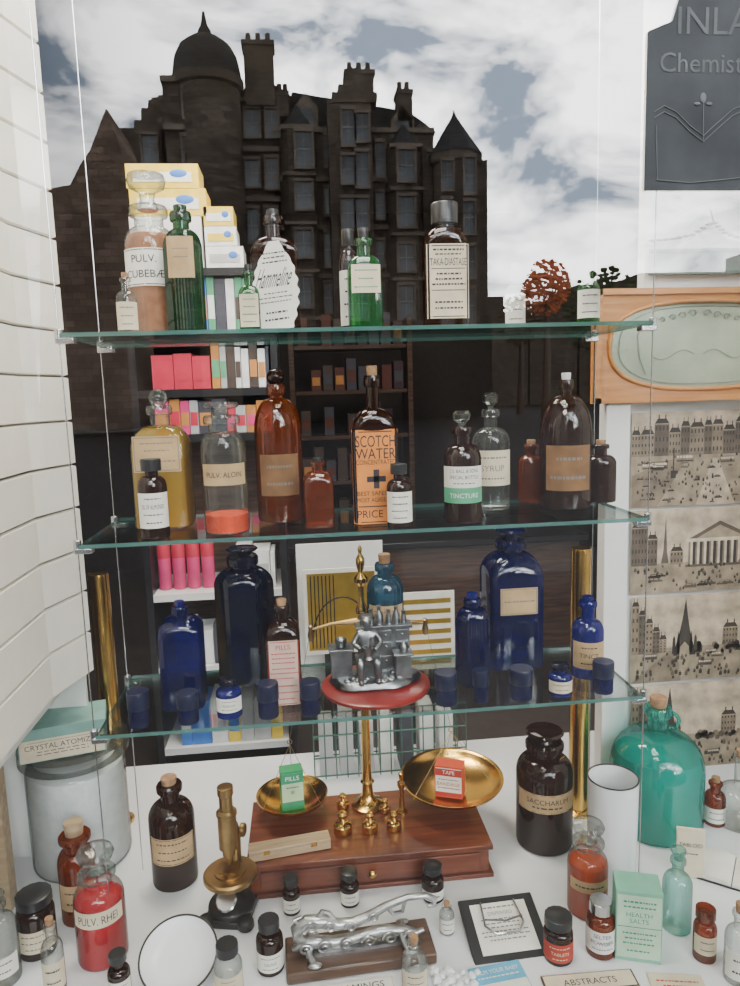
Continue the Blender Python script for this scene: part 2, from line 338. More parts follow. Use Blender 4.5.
# --- shelf three
bottle('poison_bottle','cobalt blue rectangular bottle with blue stopper',186,42,601,G_dcob,Y=1.2,z=S3,shape='square',hs=.78,nk=.28,sf=.05,sm=G_cobalt)
bottle('apothecary_bottle','large navy blue wide-shouldered bottle',249,57,547,G_navy,Y=1.30,z=S3,shape='hex',hs=.76,nk=.4,sf=.06,st='disc')
bottle('medicine_bottle','brown bottle wrapped with faded pink label',286,34,599,G_brown,Y=1.19,z=S3,shape='square',hs=.7,nk=.36,sf=.06,lab=(.0,.68,1.1,paperp,[('PILLS',.07,.9),('~',.03,.8),('~',.03,.73),('~',.03,.66),('~',.03,.57),('~',.03,.5),('~',.03,.42),('~',.03,.3),('~',.03,.2),('~',.03,.1)],[inkr],True))
bottle('small_medicine_bottle','small cobalt bottle with white label',230,25,679,G_cobalt,Y=1.14,z=S3,hs=.66,nk=.45,sf=.05,st='cap',sm=G_navy,lab=(.2,.6,1.3,paperw,std('~','POISON','~'),[ink]))
bottle('medicine_bottle','blue-green corked bottle with cream label',387,36,554,G_tealb,Y=1.325,z=S3,hs=.72,nk=.4,sf=.08,lab=(.35,.62,1.1,papert,std('~','~','~'),[inkgr]))
bottle('poison_bottle','cobalt blue ribbed bottle with blue stopper',473,33,593,G_dcob,Y=1.2,z=S3,shape='ribbed',hs=.74,nk=.4,sf=.06,sm=G_cobalt)
bottle('apothecary_bottle','large dark blue square bottle with cream label',511,55,528,G_dcob,Y=1.29,z=S3,shape='square',hs=.74,nk=.42,sf=.08,st='disc',sm=G_dcob,lab=(.45,.66,.75,papert,[('~',.1,.5)],[inkgr],True))
bottle('medicine_bottle','cobalt bottle with tan label',587,31,596,G_cobalt,Y=1.2,z=S3,hs=.6,nk=.42,sf=.06,sm=G_cobalt,lab=(.15,.5,1.2,papert,std('~','TINCT.','~'),[ink]))
bottle('small_medicine_bottle','tiny cobalt bottle with cream label',560,23,664,G_cobalt,Y=1.13,z=S3,hs=.6,nk=.5,sf=.05,st='cap',sm=G_navy,lab=(.15,.55,1.3,paper,std('~','~'),[ink]))
def cup(px,w,tp,Y,lab='dark blue glass lidded pot standing on glass shelf'):
    X=x_at(px,Y,S3);k=proj((X,Y,S3))[2];R=w/2*k/F;H=z_at(tp,X,Y)-S3
    e=root('blue_lidded_pot',lab,'pot',(X,Y,S3+.0005),group='blue pots on the lowest shelf')
    obj(B().lathe([(0,.0),(R*.92,0),(R*.97,.002),(R*.97,H*.55),(0,H*.55)],32),'body',[G_dcob],e)
    obj(B().lathe([(R*1.0,H*.5),(R*1.03,H*.52),(R*1.03,H*.96),(R*.98,H),(0,H*1.005)],32,0,lambda t,bl:(1+.012*math.cos(t*16),1+.012*math.cos(t*16))),'lid',[mat('lid_navy',(.006,.009,.04),.35)],e)
for px,w,tp in[(140,21,691),(189,21,692),(269,21,683),(311,20,681),(446,22,672),(481,16,670),(521,23,668),(603,20,661)]: cup(px,w,tp,1.125)
# --- floor of the display
def fb(*a,**k):
    k.setdefault('z',FL); return bottle(*a,**k)
fb('apothecary_bottle','brown glass bottle with cork and cream label',176,44,777,G_brown,base=893,hs=.66,nk=.42,sf=.06,lab=(.28,.55,1.1,papert,std('~','~','~'),[ink],True))
fb('medicine_bottle','dark brown squat jar with cream label',39,36,893,G_brown,base=962,hs=.72,nk=.6,sf=.08,st='cap',lab=(.15,.55,1.25,paper,std('~','~','~'),[ink]))
fb('apothecary_jar','amber jar with wooden lid and tan label',82,36,822,G_amber,base=928,hs=.66,nk=.62,sf=.12,cat='jar',st='cork',sm=ltwood,liq=(P_brown,.6),lab=(.2,.5,1.1,papert,std('~','~'),[ink]))
fb('apothecary_jar','clear stoppered jar of red liquid with white label',104,48,848,G_clear,base=972,hs=.68,nk=.55,sf=.2,cat='jar',st='disc',liq=(L_red,.68),lab=(.5,.68,1.1,paper,std('PULV. RHEI'),[ink]))
fb('medicine_bottle','clear glass bottle with pale label at the glass',4,34,893,G_clear,base=992,hs=.66,nk=.4,sf=.1,st='disc',lab=(.15,.4,1.1,paperw,std('~','~'),[ink]))
fb('small_medicine_bottle','small clear bottle with cork and tan label',56,21,918,G_clear,base=998,hs=.6,nk=.45,sf=.08,lab=(.1,.5,1.3,paper,std('~','~'),[ink]))
fb('small_medicine_bottle','tiny black capped bottle with white label',121,22,953,G_brown,base=1006,hs=.6,nk=.5,sf=.08,st='cap',lab=(.1,.55,1.3,paperw,std('~','DROPS','~'),[ink]))
fb('medicine_bottle','clear bottle with black cap and yellow label',230,28,943,G_clear,base=1008,hs=.66,nk=.5,sf=.1,st='cap',lab=(.1,.6,1.3,paper,std('~','DAISY','OIL','~'),[ink]))
fb('small_medicine_bottle','dark bottle with black cap and white label',271,27,919,G_brown,base=978,hs=.66,nk=.5,sf=.1,st='cap',lab=(.1,.5,1.35,paperw,std('~','OLIVE','~'),[ink]))
fb('small_medicine_bottle','tiny amber bottle with black cap and white label',292,17,877,G_brown,base=917,hs=.6,nk=.55,sf=.1,st='cap',lab=(.1,.5,1.3,paperw,std('~','~'),[ink]))
fb('small_medicine_bottle','tiny dark bottle with black cap and white label',350,19,871,G_brown,base=909,hs=.6,nk=.55,sf=.1,st='cap',lab=(.1,.5,1.3,paperw,std('~','~'),[ink]))
fb('small_medicine_bottle','tiny dark bottle with black screw cap',433,22,865,G_brown,base=905,hs=.6,nk=.55,sf=.1,st='cap',lab=(.1,.4,1.3,paperw,std('~'),[ink]))
fb('small_medicine_bottle','tiny corked clear vial with white label',447,15,902,G_clear,base=937,hs=.66,nk=.5,sf=.12,lab=(.1,.6,1.3,paperw,std('~','~'),[ink]))
fb('small_medicine_bottle','small clear corked bottle with paper label',415,26,936,G_clear,base=1000,hs=.6,nk=.4,sf=.12,lab=(.1,.55,1.2,paper,std('~','~','~'),[ink]))
fb('apothecary_jar','large dark brown jar with cream label',544,55,729,G_brown,base=858,hs=.7,nk=.5,sf=.1,cat='jar',st='disc',lab=(.42,.6,1.2,papert,[('SACCHARUM',.26,.62),('~',.12,.3)],[ink],True))
fb('apothecary_jar','clear stoppered jar of orange liquid',587,39,822,G_clear,base=923,hs=.66,nk=.6,sf=.2,cat='jar',st='disc',liq=(L_orange,.7),lab=(.4,.56,1.1,papert,std('~'),[ink]))
fb('medicine_bottle','amber bottle with metal cap and dark label',600,28,900,G_amber,base=962,hs=.7,nk=.5,sf=.12,st='cap',sm=steel,lab=(.15,.62,1.4,paperw,std('SELTER','POWDER','~'),[mat('ink_blue',(.03,.06,.3),.6)]))
fb('medicine_bottle','brown squat bottle with black cap and red label',558,29,915,G_brown,base=968,hs=.7,nk=.6,sf=.14,st='cap',lab=(.1,.6,1.4,mat('paper_red',(.45,.05,.03),.8),std('~','TABLETS','~'),[paper]))
fb('medicine_bottle','pale aqua glass bottle with flat stopper',676,28,848,G_aqua,base=938,hs=.62,nk=.4,sf=.12,st='disc')
fb('small_medicine_bottle','small amber bottle with cream label',704,22,908,G_amber,base=966,hs=.66,nk=.55,sf=.1,st='cap',sm=G_amber,lab=(.2,.6,1.2,paper,std('~','~'),[ink]))
fb('small_medicine_bottle','small brown corked bottle with white label',714,20,777,G_amber,base=829,hs=.6,nk=.5,sf=.1,lab=(.1,.45,1.3,paperw,std('~','~'),[ink]))
fb('medicine_bottle','clear bottle with wide shoulders',738,42,750,G_clear,base=836,hs=.4,nk=.25,sf=.08)
fb('medicine_bottle','clear bottle at the front corner',737,26,903,G_clear,base=990,hs=.6,nk=.4,sf=.1,lab=(.1,.5,1.2,paperw,std('~','~'),[ink]))
fb('glass_demijohn','large turquoise green glass jug with cork and ring handle',655,88,697,G_teal,base=850,hs=.5,nk=.22,sf=.07,cat='jug',dome=True,liq=(L_green,.62),handle=True)
jar=fb('apothecary_jar','large clear jar packed with white cotton',84,92,740,G_clear,base=882,hs=.82,nk=.82,sf=.04,cat='jar',st='disc',liq=(P_white,.84))
def carton(name,label,px,pyb,wpx,hpx,dep,mats,lines,z=FL,rz=0,cat='box'):
    P=on_z(px,pyb,z); k=proj(P)[2]; w=wpx*k/F; h=hpx*k/F/.95
    e=root(name,label,cat,(P.x,P.y+dep/2,z+.0005),rz)
    b=B().box((0,0,h/2),(w,dep,h)); obj(b,'box_body',[mats[0]],e,bevel=.0006)
    lb=B(); labelmesh(lb,lambda s_,zz,off:(s_,-dep/2-.0003-off,zz),w*.94,h*.05,h*.95,lines,n=1); obj(lb,'label_print',[mats[1]]+mats[2:],e)
    return e
tealc=mat('carton_teal',(.2,.38,.33),.6)
jt=z_at(740,jar.location.x,jar.location.y)+.001
ab=root('atomizer_box','teal cardboard box with cream printed label on a jar','box',(jar.location.x-.006,jar.location.y-.03,jt),math.radians(14))
obj(B().box((0,0,.029),(.156,.09,.058)),'box_body',[tealc],ab,bevel=.001)
obj(B().box((0,0,.055),(.160,.094,.024)),'lid',[tealc],ab,bevel=.001)
lb=B();labelmesh(lb,lambda s_,zz,off:(s_,-.0473-off,zz),.15,.003,.046,[('CRYSTAL ATOMIZER',.24,.66),('~',.06,.42),('~',.06,.28),('-',.015,.88)],n=1);obj(lb,'label_print',[paper,ink],ab)
carton('tablet_carton','green and cream cardboard carton standing on the white floor',643,962,44,72,.05,[mat('carton_green',(.2,.48,.33),.6),mat('carton_pale',(.5,.68,.5),.6),inkg],[('~',.05,.9),('~',.04,.82),('HEALTH',.07,.7),('SALTS',.07,.6),('=',.012,.5),('~',.04,.4),('~',.04,.32),('~',.04,.24),('~',.04,.12)],rz=math.radians(-18))
carton('folded_card','cream printed card standing on edge',690,878,26,50,.006,[paper,paper,ink],[('TABLOID',.09,.7),('~',.05,.5)],rz=math.radians(-20),cat='card')
P=on_z(730,888,FL); e=root('open_book','open book with white pages and dark cover','book',(P.x+.03,P.y+.035,FL+.0005),math.radians(-38))
obj(B().box((0,0,.0015),(.15,.10,.003)),'cover',[black],e,bevel=.0005)
for s_ in(-1,1):
    b=B(); n_=8; vs=[]
    for i in range(n_+1):
        u=i/n_; x=s_*(.001+.07*u); zt_=.004+.009*math.sin(math.pi*min(1,u*.85+.08))**.7*(1-.3*u)
        vs+=[(x,-.047,.003),(x,.047,.003),(x,.047,zt_),(x,-.047,zt_)]
    fs=[]
    for i in range(n_):
        for q in range(4): fs.append((4*i+q,4*i+(q+1)%4,4*i+4+(q+1)%4,4*i+4+q))
    fs+=[(0,1,2,3),(4*n_+3,4*n_+2,4*n_+1,4*n_)]
    b.add(vs,fs); obj(b,'pages',[paperw],e,ang=50)
P=on_z(622,897,FL);k=proj(P)[2];R=25*k/F;H=z_at(776,P.x,P.y+R)-FL
e=root('enamel_beaker','tall white enamel beaker with dark rim','beaker',(P.x,P.y+R,FL+.0005))
obj(B().lathe([(0,0),(R*.93,0),(R*.95,.003),(R,H-.002),(R*.96,H-.002),(R*.9,.006),(0,.006)],40),'body',[whitep],e)
obj(B().lathe([(R*.955,H-.003),(R*1.01,H-.003),(R*1.01,H-.0012),(R*.955,H-.0012),(R*.955,H-.003)],40),'rim',[black],e)
P=on_z(181,970,FL)
e=root('porcelain_dish','round white porcelain dish with dark rim tilted up','dish',(P.x,P.y-.005,FL))
d=B();X=Matrix.Translation((0,0,.026))@Matrix.Rotation(math.radians(24),4,'X')
d.lathe([(0,0),(.03,0),(.055,.004),(.062,.012),(.060,.013),(.052,.006),(.03,.003),(0,.003)],48,0,None,X);obj(d,'dish_body',[whitep],e)
d=B().lathe([(.0605,.0115),(.0635,.0118),(.0635,.014),(.0605,.014),(.0605,.0115)],48,0,None,X);obj(d,'rim',[iron],e)
obj(B().box((0,.045,.022),(.04,.012,.044)),'prop_block',[dkwood],e)
P=on_z(3,915,FL); top(obj(B().box((0,0,.15),(.035,.03,.30)),'wooden_post',[ltwood],None,(P.x-.003,P.y+.02,FL+.0005),bevel=.002),'pale wooden post standing beside slatted panel','post')
# ---------------------------------------------------------------- wooden scale box and balance
xa=on_z(250,888,FL).x; xb=on_z(497,888,FL).x; yf=on_z(370,888,FL).y; yb=1.43; bh=.066; bx=(xa+xb)/2; by=(yf+yb)/2
SB=root('wooden_scale_box','polished mahogany box plinth with drawer under brass balance','box',(bx,by,FL+.0005))
W=xb-xa; D=yb-yf
b=B().box((0,0,.030),(W-.01,D-.01,.05)).box((0,0,.004),(W+.006,D+.006,.009)).box((0,0,bh-.005),(W+.004,D+.004,.010)); obj(b,'box_body',[mahog],SB,bevel=.0015)
obj(B().box((0,-D/2+.003,.032),(W*.9,.006,.036)),'drawer',[mahog],SB,bevel=.001)
obj(B().lathe([(.0,-.004),(.006,-.003),(.008,.004),(.004,.008),(0,.009)],16,0,None,Matrix.Translation((0,-D/2-.004,.032))@Matrix.Rotation(math.pi/2,4,'X')),'drawer_knob',[brass],SB)
bt=FL+bh+.001
YP=1.382; XP=x_at(368,YP,bt)
BS=root('balance_scale','tall brass beam balance with two hanging pans','scale',(XP,YP,bt))
Hs=z_at(545,XP,YP)-bt
pr=[(0,0),(.035,0),(.035,.006),(.026,.010),(.018,.016),(.012,.03),(.011,.05),(.015,.055),(.011,.06),(.009,.1),(.009,Hs*.45),(.013,Hs*.46),(.009,Hs*.48),(.0075,Hs*.74),(.012,Hs*.75),(.012,Hs*.77),(.006,Hs*.79),(.006,Hs*.85),(.014,Hs*.865),(.014,Hs*.88),(.005,Hs*.9),(.009,Hs*.93),(.009,Hs*.95),(.003,Hs*.97),(.005,Hs*.985),(.001,Hs)]
obj(B().lathe(pr,24),'pillar',[brass],BS)
zb=z_at(625,XP,YP)-bt
xl=x_at(293,YP,bt)-XP; xr=x_at(452,YP,bt)-XP
hl=-.105; hr=.13
b=B(); b.tube([(hl,0,zb-.004),(hl*.6,0,zb+.006),(0,-.0,zb+.010),(hr*.6,0,zb+.006),(hr,0,zb-.004)],[.0022,.0035,.008,.0035,.0022]); b.cyl((0,-.018,zb+.008),(0,.018,zb+.008),.005)
for h_ in(hl,hr): b.lathe([(0,-.03),(.005,-.027),(.007,-.015),(.004,-.004),(.005,.003),(0,.008)],12,0,None,Matrix.Translation((h_,0,zb)))
obj(b,'beam',[brassd],BS)
def pan(xc,xh,R,zp,tilt):
    b=B(); b.cyl((xh,0,zb-.004),(xc,0,.16),.0006,n=6); b.tube([(xc+.005*math.cos(a),0,.156+.005*math.sin(a)) for a in[i*math.pi/4 for i in range(8)]],.001,closed=True,n=6)
    for i in range(3):
        a=math.pi/2+i*2*math.pi/3; b.cyl((xc,0,.15),(xc+R*.97*math.cos(a),R*.97*math.sin(a)*.9,zp+.012),.0006,n=6)
    obj(b,'hanger_chain',[brassd],BS)
    pp=[(R*math.sin(q)*1.0,.018*(1-math.cos(q*1.4))) for q in[0,.2,.4,.6,.8,1.0,1.2,1.4,math.pi/2]]
    pp=pp+[(R*1.01,pp[-1][1]+.002),(R*.97,pp[-1][1]+.001)]+[(p[0]*.95,p[1]+.0016) for p in pp[::-1][1:]]
    pp[-1]=(0,pp[-1][1])
    X=Matrix.Translation((xc,0,zp))@Matrix.Rotation(tilt,4,'X')
    obj(B().lathe(pp,48,0,None,X),'pan',[brass],BS)
pan(xl,hl,.074,.012,0); pan(xr,hr,.108,.022,math.radians(3))
Zl=bt+.016; 
e=root('small_carton','small green cardboard pill carton standing in brass pan','box',(XP+xl,YP-.005,Zl),math.radians(8))
obj(B().box((0,0,.0425),(.046,.03,.085)),'box_body',[mat('carton_pill_green',(.02,.3,.1),.55)],e)
lb=B();labelmesh(lb,lambda s_,zz,off:(s_,-.0152-off,zz),.044,.004,.081,[('=',.28,.86,2),('PILLS',.12,.86,3),('~',.05,.6),('*',.2,.42),('=',.2,.1,2)],n=1);obj(lb,'label_print',[mat('carton_pill_pale',(.5,.7,.45),.6),ink,inkg,inkw],e)
e=root('small_carton','small red and white cardboard carton lying in brass pan','box',(XP+xr-.01,YP-.03,bt+.03),math.radians(-22))
obj(B().box((0,0,.034),(.058,.035,.068)),'box_body',[mat('carton_red',(.6,.07,.02),.55)],e)
lb=B();labelmesh(lb,lambda s_,zz,off:(s_,-.0177-off,zz),.054,.003,.065,[('=',.25,.85,2),('TAPE',.13,.86,3),('~',.05,.6),('BANDAGE',.12,.45,2),('~',.05,.3),('=',.15,.08,2)],n=1);obj(lb,'label_print',[paperw,ink,inkr,inkw],e)
def weight(px,py,s_,lab='turned brass weight with round knob'):
    P=on_z(px,py,bt); e=top(obj(B().lathe([(0,0),(.014,0),(.0145,.002),(.0145,.014),(.012,.017),(.006,.019),(.004,.024),(.0075,.028),(.008,.032),(.005,.036),(0,.037)],24),'brass_weight',[brass],None,(P.x,P.y,bt+.0005)),lab,'weight','brass weights on the wooden box')
    e.scale=(s_,s_,s_)
weight(343,833,1.25);weight(370,831,1.1);weight(394,829,1.0);weight(343,808,.9);weight(385,812,.8,'small turned brass weight with round knob')
P=on_z(402,812,bt); top(obj(B().lathe([(0,0),(.012,0),(.012,.003),(.006,.008),(.005,.05),(.009,.06),(.009,.066),(.004,.07),(.006,.085),(0,.09)],20),'brass_pestle',[brass],None,(P.x,P.y,bt+.0005)),'slender turned brass pestle standing on wooden box','pestle')
e=root('wooden_case','long narrow boxwood case with brass hinges','case',(XP+xl-.005,yf+.035,bt+.0005),math.radians(8))
obj(B().box((0,0,.007),(.155,.03,.014)),'case_base',[ltwood],e,bevel=.001); obj(B().box((0,0,.0175),(.155,.03,.006)),'lid',[ltwood],e,bevel=.001)
for x in(-.045,.045): obj(B().box((x,-.0153,.0145),(.012,.001,.008)),'hinge',[brass],e)
# ---------------------------------------------------------------- pewter ornament on red disc
DC=on_z(378,695,S3); DX=DC.x; DY=1.21
top(obj(B().lathe([(0,0),(.093,0),(.098,.002),(.098,.007),(.09,.010),(0,.010)],64),'red_wooden_stand',[redw],None,(DX,DY,S3+.0005)),'round red lacquered wooden stand on glass shelf','stand')
pe=root('pewter_ornament','pewter figurine of chemist grinding with mortar at counter','figurine',(DX-.004,DY,S3+.0112)); pe.scale=(1.25,1.15,1.2)
b=B(); b.lathe([(.06,0),(.066,.003),(.063,.009),(.058,.011)],28,0,lambda t,bl:(1+.08*math.sin(3*t+1)+.03*math.sin(7*t),.62+.05*math.sin(5*t)))
obj(b,'plinth',[pewter],pe,ang=50)
b=B(); b.box((.018,.018,.045),(.075,.018,.07)); b.box((.018,.016,.082),(.082,.026,.005)); b.box((.018,.016,.012),(.08,.024,.006))
for i in range(3):
    for zz in(.03,.052,.07): b.box((-.004+i*.024,.008,zz),(.018,.004,.013)); b.ell((-.004+i*.024,.0045,zz),(.002,.002,.002),n=8)
b.box((-.045,.012,.03),(.03,.03,.04)); b.box((-.045,.012,.052),(.036,.036,.004)); b.lathe([(.0,.054),(.007,.054),(.009,.066),(.007,.068),(0,.06)],12,0,None,Matrix.Translation((-.045,.01,0)))
b.box((.042,-.012,.028),(.022,.022,.034)); b.box((.042,-.012,.047),(.028,.028,.003)); b.lathe([(.0,.048),(.006,.048),(.006,.056),(.003,.062),(0,.064)],12,0,None,Matrix.Translation((.044,-.01,0)))
obj(b,'counter_cabinet',[pewter],pe,bevel=.0006)
for x,s_ in((-.012,.8),(.0,1.0),(.012,1.2),(.026,.9),(.037,1.1),(.048,.8)):
    obj(B().lathe([(.0,0),(.005*s_,0),(.005*s_,.012*s_),(.0028,.017*s_),(.0028,.022*s_),(.0038,.024*s_),(0,.025*s_)],12),'tiny_bottle',[pewter],pe,(x,.016,.0845))
sk=[((0,-.006,.045),.010),((0,-.004,.06),.010),((0,-.003,.074),.0105),((0,-.004,.083),.0045),((0,-.006,.089),.0062),((0,-.007,.097),.0066),((0,-.006,.103),.0045),
((-.012,-.003,.078),.0055),((-.02,-.008,.064),.0045),((-.01,-.022,.06),.0035),((.012,-.003,.078),.0055),((.02,-.008,.064),.0045),((.008,-.022,.058),.0035),
((-.008,-.008,.042),.0085),((-.012,-.028,.042),.007),((-.012,-.03,.024),.0052),((-.012,-.03,.014),.0042),((-.012,-.038,.012),.0038),
((.008,-.008,.042),.0085),((.012,-.028,.042),.007),((.013,-.028,.024),.0052),((.013,-.028,.014),.0042),((.013,-.036,.012),.0038)]
ed=[(0,1),(1,2),(2,3),(3,4),(4,5),(5,6),(2,7),(7,8),(8,9),(2,10),(10,11),(11,12),(0,13),(13,14),(14,15),(15,16),(16,17),(0,18),(18,19),(19,20),(20,21),(21,22)]
me=bpy.data.meshes.new('figure'); me.from_pydata([s_[0] for s_ in sk],ed,[]); me.materials.append(pewter)
fo=bpy.data.objects.new('seated_person',me); bpy.context.scene.collection.objects.link(fo); fo.parent=pe; fo.location=(-.008,-.002,0)
md=fo.modifiers.new('skin','SKIN'); md.use_smooth_shade=True
for i,s_ in enumerate(sk): me.skin_vertices[0].data[i].radius=(s_[1],s_[1])
me.skin_vertices[0].data[0].use_root=True
fo.modifiers.new('sub','SUBSURF').levels=2; fo.modifiers['sub'].render_levels=2
b=B(); b.lathe([(0,.108),(.009,.1065),(.0125,.102),(.006,.1),(0,.1)],16); obj(b,'hat',[pewter],pe,(-.008,-.008,.0))
b=B(); b.lathe([(0,0),(.007,0),(.005,.004),(.009,.016),(.0095,.018),(.008,.017),(.005,.006),(0,.006)],16); obj(b,'mortar',[pewter],pe,(-.008,-.029,.047)); obj(B().cyl((0,0,0),(.004,-.004,.026),.0015,.0025,n=8),'pestle',[pewter],pe,(-.008,-.029,.054))
obj(B().box((0,0,.016),(.03,.02,.032)).box((0,0,.034),(.034,.024,.004)),'stool',[pewter],pe,(-.008,.0,.006),bevel=.001)
b=B(); 
for i in range(26):
    a=random.uniform(0,6.28);q=random.uniform(.02,.05); b.ell((q*math.cos(a),q*.55*math.sin(a)-.006,.012),(.005,.004,.004),n=8)
obj(b,'rubble_texture',[pewter],pe)
# ---------------------------------------------------------------- microscope
P=on_z(230,932,FL)
H=z_at(789,P.x,P.y+.04)-FL
ms=root('brass_microscope','antique brass microscope with dark heavy base','microscope',(P.x,P.y+.05,FL+.0005),math.radians(-12)); ms.scale=(H/.26,)*3
b=B(); b.box((0,-.008,.007),(.085,.08,.014)); b.lathe([(.046,.012),(.044,.022),(.026,.03),(.018,.04),(.016,.062)],28)
for x in(-1,1): b.lathe([(.014,0),(.016,.004),(.015,.016),(.008,.02)],16,0,None,Matrix.Translation((x*.038,-.04,0)))
obj(b,'base',[iron],ms,bevel=.002)
b=B(); b.tube([(0,.02,.06),(0,.034,.09),(0,.04,.13),(0,.03,.16),(0,.008,.17)],[.012,.012,.011,.011,.010],n=12); b.cyl((-.028,.022,.07),(.028,.022,.07),.011); obj(b,'arm',[brassd],ms)
b=B(); b.lathe([(.048,.072),(.051,.075),(.051,.082),(.047,.085)],40); b.lathe([(.03,.085),(.03,.089),(.012,.09)],32); b.box((0,0,.0905),(.034,.034,.003)); obj(b,'stage',[brassd],ms)
b=B(); b.lathe([(0,.1),(.004,.1),(.007,.105),(.007,.116),(.012,.12),(.012,.132),(.0175,.135),(.0175,.2),(.0195,.202),(.0195,.208),(.0125,.212),(.0125,.24),(.015,.243),(.015,.258),(.006,.26),(0,.258)],28); obj(b,'tube',[brassd],ms)
for x in(-1,1): obj(B().lathe([(.011,0),(.013,.002),(.013,.008),(.011,.010)],20,0,None,Matrix.Translation((0,.032,.15))@Matrix.Rotation(x*math.pi/2,4,'Y')),'focus_knob',[brassd],ms,(x*.014,0,0))
b=B(); b.lathe([(0,0),(.019,0),(.02,.003),(.017,.005),(0,.004)],28,0,None,Matrix.Translation((0,-.03,.045))@Matrix.Rotation(math.radians(40),4,'X')); obj(b,'mirror',[steel],ms)
# ---------------------------------------------------------------- cork press
P=on_z(362,975,FL); 
cp=root('cork_press','ornate silvered cast iron cork press on wooden board','cork press',(P.x,P.y+.04,FL+.0005),math.radians(3)); cp.scale=(1.2,1.1,1.1)
obj(B().box((0,0,.009),(.205,.075,.018)),'wooden_board',[dkwood],cp,bevel=.003)
def scroll(b,x,y,z,r,s_=1,w=.0022,turns=1.4):
    n_=18; b.tube([(x+s_*r*(1-i/n_*.85)*math.cos(i/n_*turns*6.283),y,z+r*(1-i/n_*.85)*math.sin(i/n_*turns*6.283)) for i in range(n_+1)],[w*(1-.4*i/n_) for i in range(n_+1)],n=7)
b=B(); b.box((0,0,.0205),(.15,.024,.005)); 
b.tube([(-.092,0,.026),(-.078,0,.034),(-.06,0,.034),(-.035,0,.029),(-.005,0,.031),(.03,0,.037),(.06,0,.033),(.08,0,.025),(.092,0,.028)],[.004,.008,.010,.009,.008,.009,.008,.006,.003],n=12)
for x in(-.07,.06): 
    for y in(-1,1): b.tube([(x,0,.03),(x,y*.02,.028),(x+.006,y*.03,.020)],[.006,.004,.005],n=8); b.ell((x+.006,y*.031,.021),(.010,.006,.004),n=10)
for x,r in((-.075,.009),(-.05,.011),(-.02,.009),(.012,.010),(.042,.011),(.07,.008)): scroll(b,x,-.0125,.032,r,1 if x<0 else -1)
obj(b,'lower_jaw',[silver],cp)
b=B(); b.tube([(-.07,0,.034),(-.084,0,.044),(-.086,0,.058),(-.072,0,.068),(-.05,0,.066),(-.03,0,.057),(-.008,0,.056),(.015,0,.064),(.04,0,.077),(.07,0,.086),(.095,0,.085),(.108,0,.077),(.106,0,.067),(.098,0,.067)],[.006,.008,.009,.010,.010,.009,.008,.007,.006,.005,.005,.005,.004,.003],n=12)
for x,z_,r in((-.066,.066,.010),(-.04,.062,.009),(-.012,.058,.008),(.02,.068,.007)): scroll(b,x,-.0115,z_,r,-1)
b.tube([(-.055,0,.072),(-.05,0,.083),(-.04,0,.078),(-.034,0,.066)],[.005,.003,.003,.004],n=8); b.tube([(-.08,0,.062),(-.088,0,.075),(-.078,0,.078)],[.004,.003,.002],n=8)
b.tube([(.04,0,.075),(.048,0,.062),(.062,0,.064),(.066,0,.08)],[.003]*4,n=8)
obj(b,'lever_handle',[silver],cp)
# ---------------------------------------------------------------- black plaque with chrome wire stand
P=on_z(512,956,FL); e=root('framed_notice','black framed white printed notice lying with chrome wire clip','frame',(P.x,P.y+.05,FL+.0005),math.radians(2))
X=Matrix.Rotation(math.radians(16),4,'X')
obj(B().box((0,0,.012),(.135,.115,.009),0,X),'frame',[black],e,bevel=.002)
b=B(); labelmesh(b,lambda s_,zz,off:X@Vector((s_,zz,.0168+off)),.1,-.045,.045,[('~',.05,.9),('DISPENSED',.07,.78),('~',.04,.66),('~',.04,.58),('~',.04,.5),('~',.04,.42),('~',.04,.34),('~',.04,.26)],n=1); obj(b,'printed_sheet',[paperw,inkgr],e)
b=B(); b.tube([X@Vector(p) for p in[(-.03,.045,.02),(-.034,.0,.024),(-.02,-.02,.03),(.02,-.02,.03),(.034,.0,.024),(.03,.045,.02)]],.002,n=8); b.tube([X@Vector(p) for p in[(-.034,.01,.026),(0,-.005,.04),(.034,.01,.026)]],.0017,n=8); obj(b,'wire_clip',[steel],e)
obj(B().box((0,.045,.012),(.1,.01,.024)),'rear_foot',[black],e)
def leaf(name,label,px0,px1,pyf,dep,mats,lines,rz=0,cat='leaflet'):
    P=on_z((px0+px1)/2,pyf,FL); k=proj(P)[2]; w=(px1-px0)*k/F
    b=B(); b.box((0,0,.001),(w,dep,.002),0); labelmesh(b,lambda s_,zz,off:(s_,zz,.0022+off),w*.96,-dep*.47,dep*.47,lines,n=1,m0=1)
    b.m=[ (m if i<7 else (2 if m==1 else m)) for i,m in enumerate(b.m)]
    return top(obj(b,name,mats,None,(P.x,P.y+dep/2,FL+.0008),rz=rz),label,cat)
lbl=mat('paper_blue',(.12,.45,.68),.7)
leaf('leaflet','pale blue printed leaflet lying on the floor',482,540,1010,.085,[lbl,lbl,paperw],[('BALM YOUR BABY',.1,.86),('~',.05,.72),('=',.25,.45),('~',.05,.2)],.1)
leaf('wooden_sign','small cream card in wooden frame lying flat',552,650,1006,.06,[dkwood,paper,ink],[('ABSTRACTS',.2,.72),('=',.05,.45),('~',.1,.25)],-.03,'sign')
leaf('printed_strip','long narrow printed paper strip',312,398,1010,.05,[paper,paperw,ink],[('BALSAMINGS',.26,.76),('=',.06,.5),('~',.08,.3)],.04)
leaf('leaflet','dark printed leaflet lying in the corner',66,108,1026,.05,[black,black,paper],[('~',.1,.7),('~',.1,.5)],.25)
leaf('leaflet','cream booklet with red printing lying flat',660,715,1002,.05,[paper,paper,inkr],[('~',.1,.7),('~',.1,.5)],-.2)
